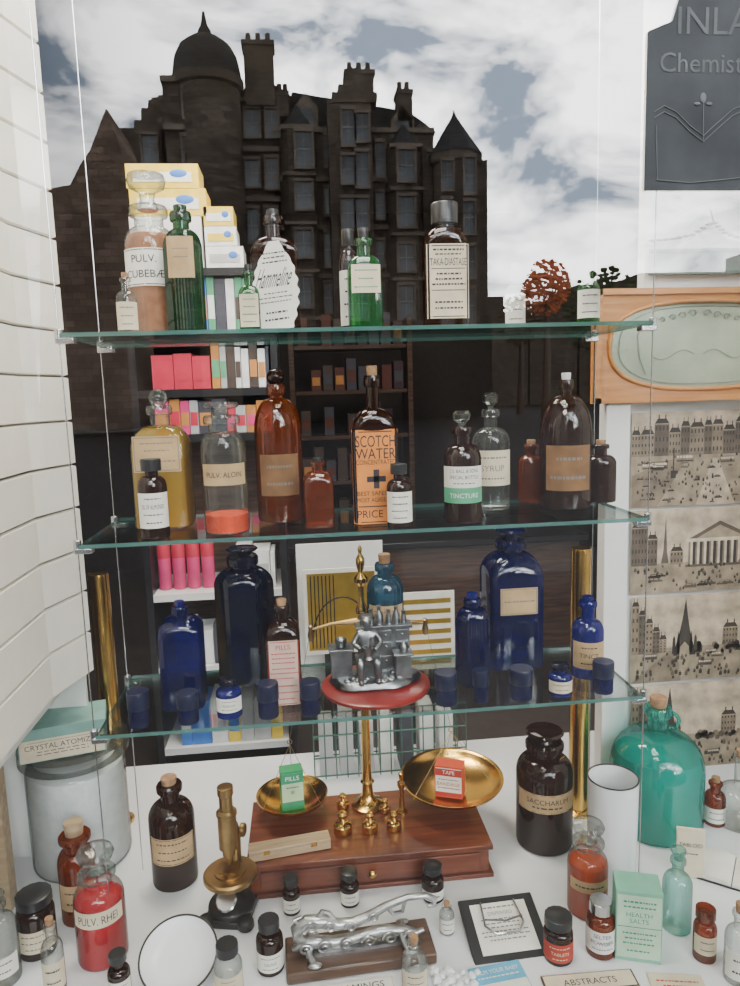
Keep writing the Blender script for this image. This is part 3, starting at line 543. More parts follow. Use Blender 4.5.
for i in range(16):
    P=on_z(434+2.9*i,974+(i*7%5)*4,FL)
    b=B(); r=random.uniform(.005,.009); b.lathe([(r*.8,0),(r,r*.5),(r*.5,r*1.2)],7,0,lambda t,bl:(1+.2*math.sin(2*t+r*900),1)); top(obj(b,'crystal_lump',[P_white],None,(P.x,P.y,FL+.0005),ang=10,rz=random.random()*6),'rough white crystal lump','crystal','white crystals on the floor')
# ---------------------------------------------------------------- glass shelves, clips, cables, brass posts
shelfg=glass('shelf_glass',(.95,.98,.965),.0,None,.8,.06); edge=glass('shelf_glass_edge',(.25,.5,.45),.55,(.13,.3,.27),.8)
SX0,SX1,SY0,SY1=-.345,.567,1.098,1.345
for i,z in enumerate((S1,S2,S3)):
    e=root('glass_shelf','clear glass shelf with green edge held by metal clips','shelf',((SX0+SX1)/2,(SY0+SY1)/2,z-.0065),group='glass shelves')
    w=SX1-SX0;d=SY1-SY0
    b=B(); vs=[(a*w/2,c*d/2,q) for q in(0,.0063) for c in(-1,1) for a in(-1,1)]
    b.add(vs,[(0,2,3,1),(4,5,7,6)],0); b.add(vs,[(0,1,5,4),(2,6,7,3),(0,4,6,2),(1,3,7,5)],1)
    obj(b,'glass_panel',[shelfg,edge],e)
    for x in(-1,1):
        for y in(-1,1): obj(B().box((x*(w/2-.004),y*(d/2-.012),-.005),(.026,.018,.008)).cyl((x*(w/2+.006),y*(d/2-.012),-.009),(x*(w/2+.006),y*(d/2-.012),.012),.006),'clip',[steel],e,bevel=.001)
for x in(SX0-.006,SX1+.006):
    for y in(SY0+.012,SY1-.012):
        top(obj(B().cyl((0,0,0),(0,0,2.74-FL),.0011,n=8),'support_cable',[steel],None,(x,y,FL)),'thin vertical steel cable holding glass shelves','cable','shelf cables')
for px,tp,Y in((112,574,1.51),(579,548,1.40)):
    X=x_at(px,Y,FL+.2); H=z_at(tp,X,Y)-FL; R=.021
    e=root('brass_post','tall polished brass tube post with flat top','post',(X,Y,FL+.0005),group='brass posts')
    obj(B().lathe([(R,0.006),(R,H-.006),(R*.95,H),(0,H)],32),'tube',[brass],e); obj(B().lathe([(R*1.6,0),(R*1.6,.004),(R*1.1,.01)],32),'base_flange',[brass],e)
# ---------------------------------------------------------------- window display structure
white=mat('white_paint',(.82,.82,.8),.45,0,.03); cream=mat('cream_board',(.95,.91,.81),.4,0,.03)
b=B()
WB=CZ-.532
z=WB;sh=.0830
plan=[(-.475,.87),(-.475,1.27),(-.438,1.395)]
while z<2.78:
    for k_ in range(2):
        (xA,yA),(xB,yB)=plan[k_],plan[k_+1]
        d_=Vector((xB-xA,yB-yA,0)).normalized(); nn=Vector((d_.y,-d_.x,0))*.008
        vs=[]
        for (x,y) in((xA,yA),(xB,yB)):
            vs+=[Vector((x,y,z+.002)),Vector((x,y,z+.004))+nn,Vector((x,y,z+sh-.003))+nn,Vector((x,y,z+sh-.001))]
        b.add(vs,[(0,4,5,1),(1,5,6,2),(2,6,7,3),(4,7,6,5),(0,1,2,3)],0)
    z+=sh
hw=2.78-WB; zc=(2.78+WB)/2
b.box((-.492,1.07,zc),(.03,.40,hw),1); b.box((-.47,1.335,zc),(.025,.135,hw),1,rz=-math.atan2(.037,.125))
struct(obj(b,'wall_left',[cream,mat('groove_shade_grey',(.25,.24,.22),.8)],ang=20),'cream horizontal slatted side panel')  # darker backing colour paints stronger shadow lines into the slat gaps
struct(obj(B().box((-.80,1.14,(WB+FL)/2),(.03,.58,WB-FL)),'wall_low_left',[white]),'white low recess panel')
struct(obj(B().box((-.64,1.14,WB-.01),(.32,.58,.02)),'trim_2',[white]),'white panel edge under slatted side')
struct(obj(B().box((-.63,1.415,(WB+FL)/2),(.35,.012,WB-FL)),'wall_low_back',[white]),'white low recess back panel')
struct(obj(B().box((.135,(PY+1.75)/2,FL-.02),(1.97,1.75-PY,.04)),'floor',[mat('white_board',(.82,.83,.85),.35,0,.04,6)]),'white display floor')
struct(obj(B().box((0,0,0),(4.6,3.3,.04)),'floor_shop',[mat('shop_floor',(.06,.045,.04),.5)],None,(.2,3.4,.4)))
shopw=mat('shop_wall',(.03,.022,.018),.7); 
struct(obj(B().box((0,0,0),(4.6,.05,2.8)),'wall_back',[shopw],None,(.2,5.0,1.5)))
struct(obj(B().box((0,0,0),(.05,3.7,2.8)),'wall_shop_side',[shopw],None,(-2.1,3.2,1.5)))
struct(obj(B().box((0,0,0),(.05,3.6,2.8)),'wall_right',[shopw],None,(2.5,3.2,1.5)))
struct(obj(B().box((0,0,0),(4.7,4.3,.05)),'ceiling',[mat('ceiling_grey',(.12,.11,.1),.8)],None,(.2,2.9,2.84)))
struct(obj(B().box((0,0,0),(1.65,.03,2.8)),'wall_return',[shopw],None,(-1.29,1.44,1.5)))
struct(obj(B().box((0,0,0),(.03,.6,2.8)),'wall_bay_right',[white],None,(1.12,1.17,1.5)))
fr=mat('shopfront_paint',(.03,.035,.05),.35)
struct(obj(B().box((.33,PY,.31),(3.4,.08,.62)),'wall_stallriser',[fr])); struct(obj(B().box((.33,PY,3.1),(3.4,.08,.66)),'wall_fascia',[fr]))
struct(obj(B().box((-1.0,PY,1.7),(.92,.06,2.2)),'wall_pier_left',[fr])); struct(obj(B().box((1.58,PY,1.7),(.92,.06,2.2)),'wall_pier_right',[fr]))
m,n,o=nt('window_glass'); N=n.nodes;L=n.links
tr=N.new('ShaderNodeBsdfTransparent'); tr.inputs[0].default_value=(.96,.98,.97,1); gl=N.new('ShaderNodeBsdfGlossy'); gl.inputs['Roughness'].default_value=0
fz=N.new('ShaderNodeFresnel'); fz.inputs['IOR'].default_value=1.5; ma=N.new('ShaderNodeMath'); ma.operation='MULTIPLY_ADD'; ma.inputs[1].default_value=1.6; ma.inputs[2].default_value=.06; L.new(fz.outputs[0],ma.inputs[0])
mx=N.new('ShaderNodeMixShader'); L.new(ma.outputs[0],mx.inputs[0]); L.new(tr.outputs[0],mx.inputs[1]); L.new(gl.outputs[0],mx.inputs[2]); L.new(mx.outputs[0],o.inputs[0])
struct(obj(B().poly([(-.54,PY,.6),(1.12,PY,.6),(1.12,PY,2.79),(-.54,PY,2.79)]),'window_1',[m]),'large clear shop window pane reflecting the street')
# ---------------------------------------------------------------- right panel: sign, mirror, photographs
YR=1.455
def XZ(px,py,Y=YR): p=on_y(px,py,Y); return p.x,p.z
a,zt=XZ(594,290,1.43); _,zb2=XZ(594,404,1.43)
xlo=XZ(604,500,1.46)[0]; xhi=XZ(645,240,1.46)[0]
struct(obj(B().box(((xlo+2.5)/2,1.475,(.1+zt-.02)/2),(2.5-xlo,.03,zt-.02-.1)),'wall_panel_right',[white]))
struct(obj(B().box(((xhi+2.5)/2,1.475,(zt-.02+2.8)/2),(2.5-xhi,.03,2.8-zt+.02)),'wall_panel_upper',[white]))
YG=.8565
x0,z1=XZ(650,-40,YG); x1=.80; _,z0=XZ(700,190,YG)
sg=root('etched_sign','dark grey sign on the window with pale lettering and tracery','sign',((x0+x1)/2,YG,z0))
w=x1-x0; h=z1-z0; hk=z_at(20,x0,YG)-z0
b=B(); b.prism([(-w/2,0),(w/2,0),(w/2,h),(-w/2+.05,h),(-w/2+.03,hk),(-w/2,hk-.012)],0,.002); obj(b,'sign_panel',[mat('sign_grey',(.042,.045,.047),.8,0,.35,9,spec=.05)],sg)
pale=mat('etched_pale',(.085,.09,.09),.8,0,.25,30,spec=.05)
def tline(s_,px,py,hpx):
    v,f,tw=txt(s_); X_,Z_=XZ(px,py,YG); mn=min(p[0] for p in v); sc=hpx/F*.85/.7
    b=B(); b.add([((p[0]-mn)*sc+X_-(x0+x1)/2,-.0006,Z_+p[1]*sc-z0) for p in v],f,0); obj(b,'lettering',[pale],sg)
tline('INLAY',678,20,25); tline('Chemist',660,62,18)
b=B()
def sp(px,py): X_,Z_=XZ(px,py,YG); return (X_-(x0+x1)/2,-.0005,Z_-z0)
for off in(0,6):
    b.tube([sp(654,118-off),sp(664,112-off),sp(676,118-off),sp(690,132-off),sp(703,142-off),sp(716,130-off),sp(732,116-off),sp(750,108-off)],.0006,n=6)
b.tube([sp(656,180),sp(690,183),sp(740,178)],.0006,n=6); b.tube([sp(656,125),sp(657,180)],.0006,n=6)
b.tube([sp(703,142),sp(703,100)],.0006,n=6); b.ell(sp(703,98),(.004,.001,.006)); b.ell(sp(697,104),(.004,.001,.002)); b.ell(sp(709,104),(.004,.001,.002))
obj(b,'tracery',[pale],sg)
b=B()
pts=[XZ(650,242),XZ(670,240),XZ(690,236),XZ(706,226),XZ(712,224),XZ(722,234),XZ(740,240),XZ(760,242)]
for i in range(len(pts)-1):
    for q in range(3):
        u=q/3; b.ell((pts[i][0]*(1-u)+pts[i+1][0]*u,YR-.01,pts[i][1]*(1-u)+pts[i+1][1]*u),(.008,.002,.003),n=8)
b.tube([(XZ(712,224)[0],YR-.008,XZ(712,224)[1]),(XZ(708,210)[0],YR-.008,XZ(708,210)[1])],.0015,n=6)
top(obj(b,'hanging_chain',[iron]),'dark metal swag chain hung on white panel','chain')
xa_,za_=XZ(648,252)
e=top(obj(B().box((0,0,0),(.5,.012,.006)).box((0,0,-.045),(.5,.012,.006)).box((0,.003,-.022),(.5,.004,.04),1),'mirror_strip',[mat('frame_green_grey',(.12,.17,.15),.5),mat('strip_glass',(.2,.24,.22),.3)],None,(xa_+.25,YR-.01,za_)),'narrow grey-green framed glass strip on white panel','mirror')
e=root('oak_framed_mirror','oak framed mirror with etched scroll ornament','mirror',((a+1.09)/2,1.43,zb2))
w=1.09-a; h=zt-zb2
rx,rz_=w/2-.035,h/2-.027
def rr(a_,k=1):
    c,s_=math.cos(a_),math.sin(a_); q=(abs(c)**2.6+abs(s_)**2.6)**(-1/2.6); return (rx*k*c*q, h/2+rz_*k*s_*q)
b=B(); N_=64; vs=[];fs=[]
for i in range(N_):
    t=2*math.pi*i/N_; ix,iz=rr(t); c,s_=math.cos(t),math.sin(t); q=1/max(abs(c),abs(s_)); ox,oz=w/2*c*q,h/2+h/2*s_*q
    vs+=[(ix,-.008,iz),(ox,-.010,oz),(ox,.012,oz),(ix,.004,iz)]
for i in range(N_):
    j=(i+1)%N_
    for q in range(4): fs.append((4*i+q,4*i+(q+1)%4,4*j+(q+1)%4,4*j+q))
b.add(vs,fs,0); b.tube([(rr(2*math.pi*i/48,1.02)[0],-.010,rr(2*math.pi*i/48,1.02)[1]) for i in range(48)],.0045,n=10,closed=True)
b.box((0,-.010,h-.006),(w,.014,.012)); b.box((0,-.010,.006),(w,.014,.012)); b.box((-w/2+.006,-.010,h/2),(.012,.014,h))
obj(b,'wooden_frame',[oak],e,ang=40)
b=B().poly([(rr(2*math.pi*i/N_,1.02)[0],.002,rr(2*math.pi*i/N_,1.02)[1]) for i in range(N_)]); obj(b,'mirror_glass',[mat('mirror_dull',(.42,.49,.38),.2,.3,.2,8)],e)
b=B()
cx_=-w*.02
for s_ in(-1,1):
    for q in range(5): scroll(b,cx_+s_*(.015+.022*q),-.001,h*.78-.004*q,.010-.001*q,s_,.001,1.2)
    b.tube([(cx_+s_*(.01+.012*i),-.001,h*.42+.010*math.sin(i*.8)) for i in range(9)],.0008,n=6)
    b.tube([(cx_+s_*.12,-.001,h*.7),(cx_+s_*.135,-.001,h*.6),(cx_+s_*.13,-.001,h*.4),(cx_+s_*.115,-.001,h*.25)],.0008,n=6)
b.tube([(rr(2*math.pi*i/48,.9)[0],-.001,rr(2*math.pi*i/48,.9)[1]) for i in range(48)],.0008,n=6,closed=True)
obj(b,'etched_scroll',[mat('etched_dark',(.17,.21,.19),.5)],e)
p0=XZ(604,412,1.44); p1=XZ(628,412,1.44)
struct(obj(B().box(((p0[0]+p1[0])/2,1.442,(zb2+FL)/2),(p1[0]-p0[0],.03,zb2-FL)),'trim_1',[white],bevel=.002))
sep=[mat('sepia_%d'%i,c,.6,0,.38,28) for i,c in enumerate([(.5,.4,.29),(.2,.15,.1),(.1,.073,.05),(.03,.022,.015),(.6,.5,.38),(.3,.235,.16)])]
def photo(py0,py1,kind,label):
    a,zt=XZ(632,py0,1.45); zb_=XZ(632,py1,1.45)[1]; w=.30; h=zt-zb_
    b=B(); b.box((w/2,.001,h/2),(w,.002,h),4)
    def P(x,z,o=0): return (x*w,-.0004-o*.00015,z*h)
    def poly(pts,m,o=1): b.poly([P(x,z,o) for x,z in pts],m)
    def rect(x0,z0,x1,z1,m,o=1): poly([(x0,z0),(x1,z0),(x1,z1),(x0,z1)],m,o)
    R=random.uniform
    def house(x0,x1,z0,z1,m,o,rows=3):
        rect(x0,z0,x1,z1,m,o); cw=(x1-x0); poly([(x0,z1),(x0+cw*.2,z1+.05),(x1-cw*.2,z1+.05),(x1,z1)],3,o)
        for c_ in(x0+cw*.25,x0+cw*.7): rect(c_,z1+.03,c_+cw*.08,z1+.09,3,o)
        nc=max(2,int(cw/.022))
        for i in range(nc):
            for j in range(rows):
                xx=x0+cw*(i+.3)/nc; zz=z0+(z1-z0)*(j+.35)/rows; rect(xx,zz,xx+cw*.4/nc,zz+(z1-z0)*.4/rows,3 if m<3 else 1,o+1)
        rect(x0,z1-.012,x1,z1,5,o+1)
    def person(x,z,s):
        poly([(x-s*.2,z),(x+s*.2,z),(x+s*.22,z+s*.8),(x-s*.22,z+s*.8)],random.choice((3,3,2)),6); poly([(x-s*.12,z+s*.85),(x+s*.12,z+s*.85),(x+s*.12,z+s*1.1),(x-s*.12,z+s*1.1)],2,6)
    def tram(x,z,s):
        rect(x,z,x+s*1.6,z+s,random.choice((1,2)),5); rect(x+s*.1,z+s*.55,x+s*1.5,z+s*.85,4,6); rect(x+s*.1,z+s*.15,x+s*1.5,z+s*.3,3,6)
        for i in range(5): rect(x+s*(.3+.27*i),z+s*.5,x+s*(.34+.27*i),z+s*.9,2,7)
    def carr(x,z,s):
        poly([(x,z),(x+s*1.6,z),(x+s*1.6,z+s*.4),(x+s*1.25,z+s*.5),(x+s*1.1,z+s*.85),(x+s*.4,z+s*.85),(x+s*.25,z+s*.5),(x,z+s*.4)],random.choice((3,2)),5); rect(x+s*.45,z+s*.52,x+s*1.0,z+s*.75,5,6)
    rect(0,0,1,1,0,0)
    if kind==0:
        rect(0,0,1,.62,5,1); x=0
        while x<.95:
            q=R(.06,.12); house(x,min(x+q,1),.54,R(.74,.9),random.choice((1,2,2)),2); x+=q
        poly([(.01,.0),(.01,.34),(.3,.5),(.42,.5),(.2,.0)],1,3); poly([(.5,.0),(.62,.5),(.66,.5),(.8,.0)],0,3)
        for i in range(5): tram(R(.05,.85),R(.2,.48),R(.05,.09))
        for i in range(26): carr(R(.03,.9),R(.02,.48),R(.02,.04))
        for i in range(110): person(R(.03,.97),R(.02,.52),R(.02,.04))
        rect(.3,.3,.34,.38,3,7); rect(.315,.36,.325,.62,3,7)
    elif kind==1:
        rect(0,0,1,.36,5,1); house(.0,.12,.34,.8,2,2,4); house(.12,.2,.34,.66,2,2); poly([(.23,.36),(.245,.5),(.26,.92),(.275,.5),(.29,.36)],2,3); house(.3,.4,.34,.5,1,2,2)
        rect(.44,.32,1,.62,1,3); poly([(.42,.62),(.68,.84),(.97,.62)],2,3); poly([(.5,.64),(.68,.79),(.88,.64)],5,4); rect(.42,.6,1,.64,4,4); rect(.42,.3,1,.33,2,4)
        for i in range(10): rect(.455+i*.053,.33,.473+i*.053,.6,4,4); rect(.473+i*.053,.33,.495+i*.053,.6,3,4)
        for i in range(8): carr(R(.03,.8),R(.04,.27),R(.04,.07))
        for i in range(50): person(R(.03,.97),R(.02,.32),R(.03,.05))
    else:
        rect(0,0,1,.4,5,1); sx=.42 if kind==2 else .3
        for i in range(5): house(i*.055,.058+i*.055,.34,.9-.1*i,2 if i%2 else 1,2,5)
        poly([(sx-.09,.3),(sx+.09,.3),(sx+.07,.42),(sx+.045,.55),(sx+.02,.75),(sx,.97),(sx-.02,.75),(sx-.045,.55),(sx-.07,.42)],3,4)
        for d in(-.085,-.05,.05,.085): poly([(sx+d-.014,.32),(sx+d-.01,.5),(sx+d,.66-abs(d)*1.4),(sx+d+.01,.5),(sx+d+.014,.32)],3,4)
        poly([(sx-.04,.3),(sx-.035,.4),(sx,.46),(sx+.035,.4),(sx+.04,.3)],5,5)
        for i in range(26): q=R(.015,.03); cx2=R(.52,.98); cz2=.36+R(-.02,.06); b.poly([P(cx2+q*math.cos(t),cz2+q*1.6*math.sin(t),3) for t in[k*math.pi/4 for k in range(8)]],random.choice((2,3,1)))
        house(.72,.84,.4,.6,1,2); poly([(.88,.4),(.895,.8),(.91,.4)],2,3); poly([(.0,.0),(.3,.36),(.36,.36),(.4,.0)],1,2)
        for i in range(4): tram(R(.1,.7),R(.1,.3),R(.05,.08))
        for i in range(70): person(R(.03,.97),R(.02,.32),R(.03,.06))
    top(obj(b,'photograph_print',sep,None,(a,1.45,zb_)),label,'photograph','sepia street photographs')
photo(413,508,0,'sepia photograph of busy city square with traffic')
photo(511,595,1,'sepia photograph of columned gallery building')
photo(598,684,2,'sepia photograph of street with gothic spire monument')
photo(687,772,3,'sepia photograph of gothic spire above crowded street')
# ---------------------------------------------------------------- shop interior behind the window
YS=2.15
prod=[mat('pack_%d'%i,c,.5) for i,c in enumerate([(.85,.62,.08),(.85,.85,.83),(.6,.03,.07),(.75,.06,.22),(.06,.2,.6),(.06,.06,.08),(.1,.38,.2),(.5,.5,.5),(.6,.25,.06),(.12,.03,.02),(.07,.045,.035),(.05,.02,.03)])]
su=root('display_shelving','dark wooden shop shelving filled with products','shelving',(0,0,0))
bx0=on_y(132,300,YS).x; bx1=on_y(268,300,YS).x
lev={}
for nme,py in(('A',268),('B',334),('C',389),('D',434),('E',592),('Fz',665),('G',745)):
    zz=on_y(200,py,YS).z; lev[nme]=zz
    mm=white if nme in('E','Fz','G') else black
    obj(B().box(((bx0+bx1)/2,YS+.12,zz-.012),(bx1-bx0,.26,.022)),'shelf_board',[mm],su)
zt=lev['A']-.025
for x in(bx0-.01,bx1+.01): obj(B().box((x,YS+.12,(zt+.42)/2),(.02,.27,zt-.42)),'upright',[black],su)
obj(B().box(((bx0+bx1)/2,YS+.26,(zt+.42)/2),(bx1-bx0,.01,zt-.42)),'back_panel',[dkwood],su)
def pk(px0,px1,z0,pyt,m,m2=None,lab='printed cardboard product packet on shop shelf',grp='product packets',depth=.12,oval=False,Y=None):
    Y=Y or YS
    a=on_y(px0,300,Y).x;c=on_y(px1,300,Y).x;z0=z0+.0005; h=on_y((px0+px1)/2,pyt,Y).z-z0
    b=B().box((0,0,h/2),(c-a-.002,depth,h),0); b.box((0,-depth/2-.0005,h*.45),((c-a)*.8,.001,h*.4),1)
    if oval: b.ell(((c-a)*.22,-depth/2-.001,h*.6),((c-a)*.12,.001,h*.17),2)
    top(obj(b,'product_packet',[prod[m],prod[m2 if m2 is not None else 1],prod[4]],None,((a+c)/2,Y+depth/2+.005,z0)),lab,'packet',grp); return z0+h+.001
yl='yellow and white cardboard carton with blue emblem'
A_=lev['A']
z_=pk(134,206,A_,216,1,0,yl,oval=True); z_=pk(136,212,z_,188,0,1,yl,oval=True); pk(134,206,z_,163,0,1,yl,oval=True)
z_=pk(208,246,A_,246,1,7,yl,oval=True); z_=pk(208,240,z_,226,1,0,yl,oval=True); pk(208,238,z_,206,0,1,yl,oval=True)
def row(lv,xa,xb,pt,cols,wmin,wmax,jit,grp,Y=None):
    x=xa
    while x<xb-2:
        w=random.uniform(wmin,wmax); pk(x,min(x+w,xb),lv,pt+random.uniform(-jit,jit),random.choice(cols),random.choice(cols),grp=grp,Y=Y); x+=w
row(lev['B'],140,266,276,[5,1,4,8,7,6,10,5],7,11,4,'cases on the upper shop shelf')
row(lev['C'],146,206,354,[2,3,2],18,24,2,'pink packets on the shop shelf'); row(lev['C'],207,266,346,[5,6,8,1,7,10],6,9,3,'cases on the middle shop shelf')
row(lev['D'],146,266,402,[1,2,7,3,8,5],9,16,4,'packets on the lower shop shelf')
row(lev['E'],220,262,552,[1,7,1],14,20,4,'white packets by the tubs'); row(lev['Fz'],150,262,628,[1,7,5,1],12,22,6,'boxes on white shelf'); row(lev['G'],150,262,700,[1,4,0,7],12,22,6,'boxes on lowest white shelf')
for i in range(4):
    X=on_y(160+i*15,560,YS-.0).x; z0=lev['E']; H=on_y(170,548,YS).z-z0
    e=root('pink_tub','pink plastic cosmetic tub with darker lid','tub',(X,YS+.06,z0+.0005),group='pink tubs on white shelf')
    obj(B().lathe([(.018,0),(.02,.003),(.02,H*.7)],20),'body',[prod[3]],e); obj(B().lathe([(.0205,H*.7),(.0205,H*.97),(.018,H)],20),'lid',[prod[2]],e)
YF=4.3
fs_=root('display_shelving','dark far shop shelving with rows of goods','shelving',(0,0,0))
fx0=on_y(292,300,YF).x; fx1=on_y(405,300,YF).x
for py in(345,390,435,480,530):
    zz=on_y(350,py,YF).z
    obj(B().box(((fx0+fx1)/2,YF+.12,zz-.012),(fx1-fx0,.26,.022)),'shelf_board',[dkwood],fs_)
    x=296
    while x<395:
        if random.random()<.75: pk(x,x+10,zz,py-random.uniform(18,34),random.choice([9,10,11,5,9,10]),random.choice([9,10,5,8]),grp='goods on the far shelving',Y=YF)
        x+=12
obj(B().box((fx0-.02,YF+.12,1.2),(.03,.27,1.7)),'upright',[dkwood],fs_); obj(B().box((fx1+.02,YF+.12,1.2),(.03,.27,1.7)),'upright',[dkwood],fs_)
gold=mat('gold_foil',(.6,.4,.06),.3,.9)
def card(px0,py0,px1,py1,Y,kind,label):
    a=on_y(px0,py1,Y);c=on_y(px1,py0,Y); w=c.x-a.x;h=c.z-a.z
    e=root('display_card',label,'card',((a.x+c.x)/2,Y,a.z))
    obj(B().box((0,0,h/2),(w,.004,h)),'card_sheet',[paperw if kind else white],e)
    b=B()
    if kind==1:
        b.box((0,-.003,h*.5),(w*.9,.001,h*.9),0)
        for i in range(7):
            b.box((-w*.4+i*w*.05,-.004,h*.5),(w*.015,.001,h*.85),1)
        b.tube([(w*.4*math.cos(q),-.0045,h*.15+w*.6*math.sin(q)) for q in[math.pi*i/16 for i in range(17)]],.002,1,6)
    elif kind==2:
        for i in range(7): b.box((0,-.003,h*(.1+i*.13)),(w*.9,.001,h*.06),0)
    if kind: obj(b,'gold_pattern',[gold,black],e)
    obj(B().box((0,.012,(a.z-.42)/-2),(w*.5,.01,a.z-.42)),'stand_leg',[black],e)
card(302,540,382,690,1.86,0,'plain white display board behind the shelves')
card(306,566,378,655,1.80,1,'gold foil card with dark arc pattern')
card(380,590,454,672,1.78,2,'white card with gold stripes')
a=on_y(312,705,1.66);c=on_y(462,765,1.66)
wb=root('wire_basket','green wire basket holding magazines','basket',((a.x+c.x)/2,1.66,FL+.0005)); w=c.x-a.x; hh=a.z-FL
b=B()
for zz in(.01,hh*.33,hh*.66,hh): b.tube([(-w/2,-.05,zz),(w/2,-.05,zz),(w/2,.05,zz),(-w/2,.05,zz)],.002,n=6,closed=True)
for i in range(15):
    x=-w/2+w*i/14; b.cyl((x,-.05,0.002),(x,-.05,hh),.0015,n=6); b.cyl((x,.05,.002),(x,.05,hh),.0015,n=6)
obj(b,'wire_frame',[mat('wire_green',(.03,.12,.08),.4)],wb)
for i in range(7):
    h=random.uniform(.8,1.0)*hh*.95
    top(obj(B().box((0,0,h/2),(.034,.06,h)),'magazine',[random.choice([prod[7],prod[1],prod[5],prod[7]])],None,((a.x+c.x)/2-w/2+.03+i*.05,1.66,FL+.001),rz=0),'magazine standing in wire basket','magazine','magazines in the wire basket')
top(obj(B().box((0,0,0),(1.3,.5,.5)).box((0,0,.26),(1.36,.56,.03),1),'shop_counter',[dkwood,black],None,(.6,3.3,.67),bevel=.004),'dark wooden shop counter','counter')
# ---------------------------------------------------------------- street, reflected in the pane
asph=mat('asphalt',(.018,.018,.02),.85,0,.2,3,spec=.1); pave=mat('paving',(.03,.029,.027),.8,0,.15,2,spec=.1)
g=obj(B().box((0,-60,-.06),(300,121,.1)),'ground_street',[asph]); struct(g)
struct(obj(B().box((0,-.9,.04),(60,3.4,.1)),'ground_pavement',[pave]))
def masonry(name,c,sc):
    m,n,o=nt(name); N=n.nodes; L=n.links
    p=N.new('ShaderNodeBsdfPrincipled'); L.new(p.outputs[0],o.inputs[0]); p.inputs['Roughness'].default_value=.9; p.inputs['Specular IOR Level'].default_value=.1
    tc=N.new('ShaderNodeTexCoord'); mp=N.new('ShaderNodeMapping'); mp.inputs['Rotation'].default_value=(math.pi/2,0,0)
    bk=N.new('ShaderNodeTexBrick'); bk.inputs['Scale'].default_value=sc; bk.inputs['Color1'].default_value=[x*1.3 for x in c]+[1]; bk.inputs['Color2'].default_value=[x*.7 for x in c]+[1]; bk.inputs['Mortar'].default_value=[x*.45 for x in c]+[1]; bk.inputs['Mortar Size'].default_value=.012
    L.new(tc.outputs['Object'],mp.inputs[0]); L.new(mp.outputs[0],bk.inputs[0])
    no=N.new('ShaderNodeTexNoise'); no.inputs['Scale'].default_value=.35; no.inputs['Detail'].default_value=6; L.new(tc.outputs['Object'],no.inputs[0])
    mx=N.new('ShaderNodeMix'); mx.data_type='RGBA'; mx.blend_type='MULTIPLY'; mx.inputs[0].default_value=.8; L.new(bk.outputs[0],mx.inputs[6]); L.new(no.outputs['Fac'],mx.inputs[7]); L.new(mx.outputs[2],p.inputs['Base Color'])
    M[name]=m; return m
stone=masonry('sandstone',(.18,.145,.115),.8); stone2=masonry('sandstone_red',(.38,.27,.21),.8); stonel=mat('stone_trim',(.19,.155,.125),.9,0,.3,1,spec=.1); slate=mat('slate',(.022,.025,.028),.7,0,.3,1,spec=.2)
wpan=mat('street_window',(.10,.115,.13),.1,0,.9,.25)  # blue-grey of the reflected sky is put into the pane colour
def mp(px,py,D): p=on_y(px,py,D); return p.x,2*PY-D,p.z
tb=root('tenement_building','dark sandstone tenement with domed and conical corner turrets','building',(0,0,0))
def blk(b,px0,px1,pyt,D,th,m=0,z0=0):
    xa,y,_=mp(px0,300,D);xb,_,_=mp(px1,300,D);z=mp((px0+px1)/2,pyt,D)[2]
    b.box(((xa+xb)/2,y-th/2,(z+z0)/2),(xb-xa,th,z-z0),m); return xa,xb,y,z
b=B()
blk(b,132,172,128,44,10); blk(b,165,285,98,45,10); blk(b,280,436,128,45,10); blk(b,425,488,160,44.5,8)
for px0,px1,pyt,D in((176,236,78,43),(334,376,100,43.8)): blk(b,px0,px1,pyt,D,3)
obj(b,'body',[stone],tb)
for px0,px1,pyt,D in((286,322,132,45),(388,424,150,45)):
    xa,y,_=mp(px0,300,D);xb=mp(px1,300,D)[0];z=mp((px0+px1)/2,pyt,D)[2]; d=1.3; i_=(xb-xa)*.22
    vs=[(xa,y,0),(xa+i_,y+d,0),(xb-i_,y+d,0),(xb,y,0)]; vs+=[(p[0],p[1],z) for p in vs]+[((xa+xb)/2,y,z+1.6)]
    b=B().add(vs,[(0,1,5,4),(1,2,6,5),(2,3,7,6)],0).add(vs,[(4,5,8),(5,6,8),(6,7,8)],1)
    for q in(.2,.36,.52,.68,.84,.99): b.box(((xa+xb)/2,y+.6,z*q),(xb-xa-.3,1.6,.2),2)
    obj(b,'bay',[stone,slate,stonel],tb)
b=B()
for px0,px1,pys,D in((172,285,(100,150,200,250,300),44.95),(280,436,(131,180,228,276,318),44.95)):
    for py in pys:
        xa,y,_=mp(px0,300,D);xb,_,_=mp(px1,300,D);z=mp((px0+px1)/2,py,D)[2]; b.box(((xa+xb)/2,y,z),(xb-xa,.5,.28),0)
xa,y,_=mp(175,300,42.9);xb=mp(237,300,42.9)[0]
for py in(80,128,180,232,285): b.box(((xa+xb)/2,y,mp(205,py,42.9)[2]),(xb-xa,.4,.3),0)
obj(b,'cornice',[stonel],tb)
b=B(); blk(b,128,492,326,42.6,2)
obj(b,'shopfronts',[mat('shopfront_dark',(.012,.012,.014),.5,spec=.1)],tb)
b=B()
def roofp(pts,D,th=6,b=b,m=0):
    q=[(mp(p[0],p[1],D)[0],mp(p[0],p[1],D)[2]) for p in pts]; y=2*PY-D; b.prism(q,y,y-th,m)
roofp([(280,128),(292,92),(410,112),(436,132)],46); roofp([(240,100),(250,72),(288,92),(300,110)],46)
obj(b,'roof',[slate],tb)
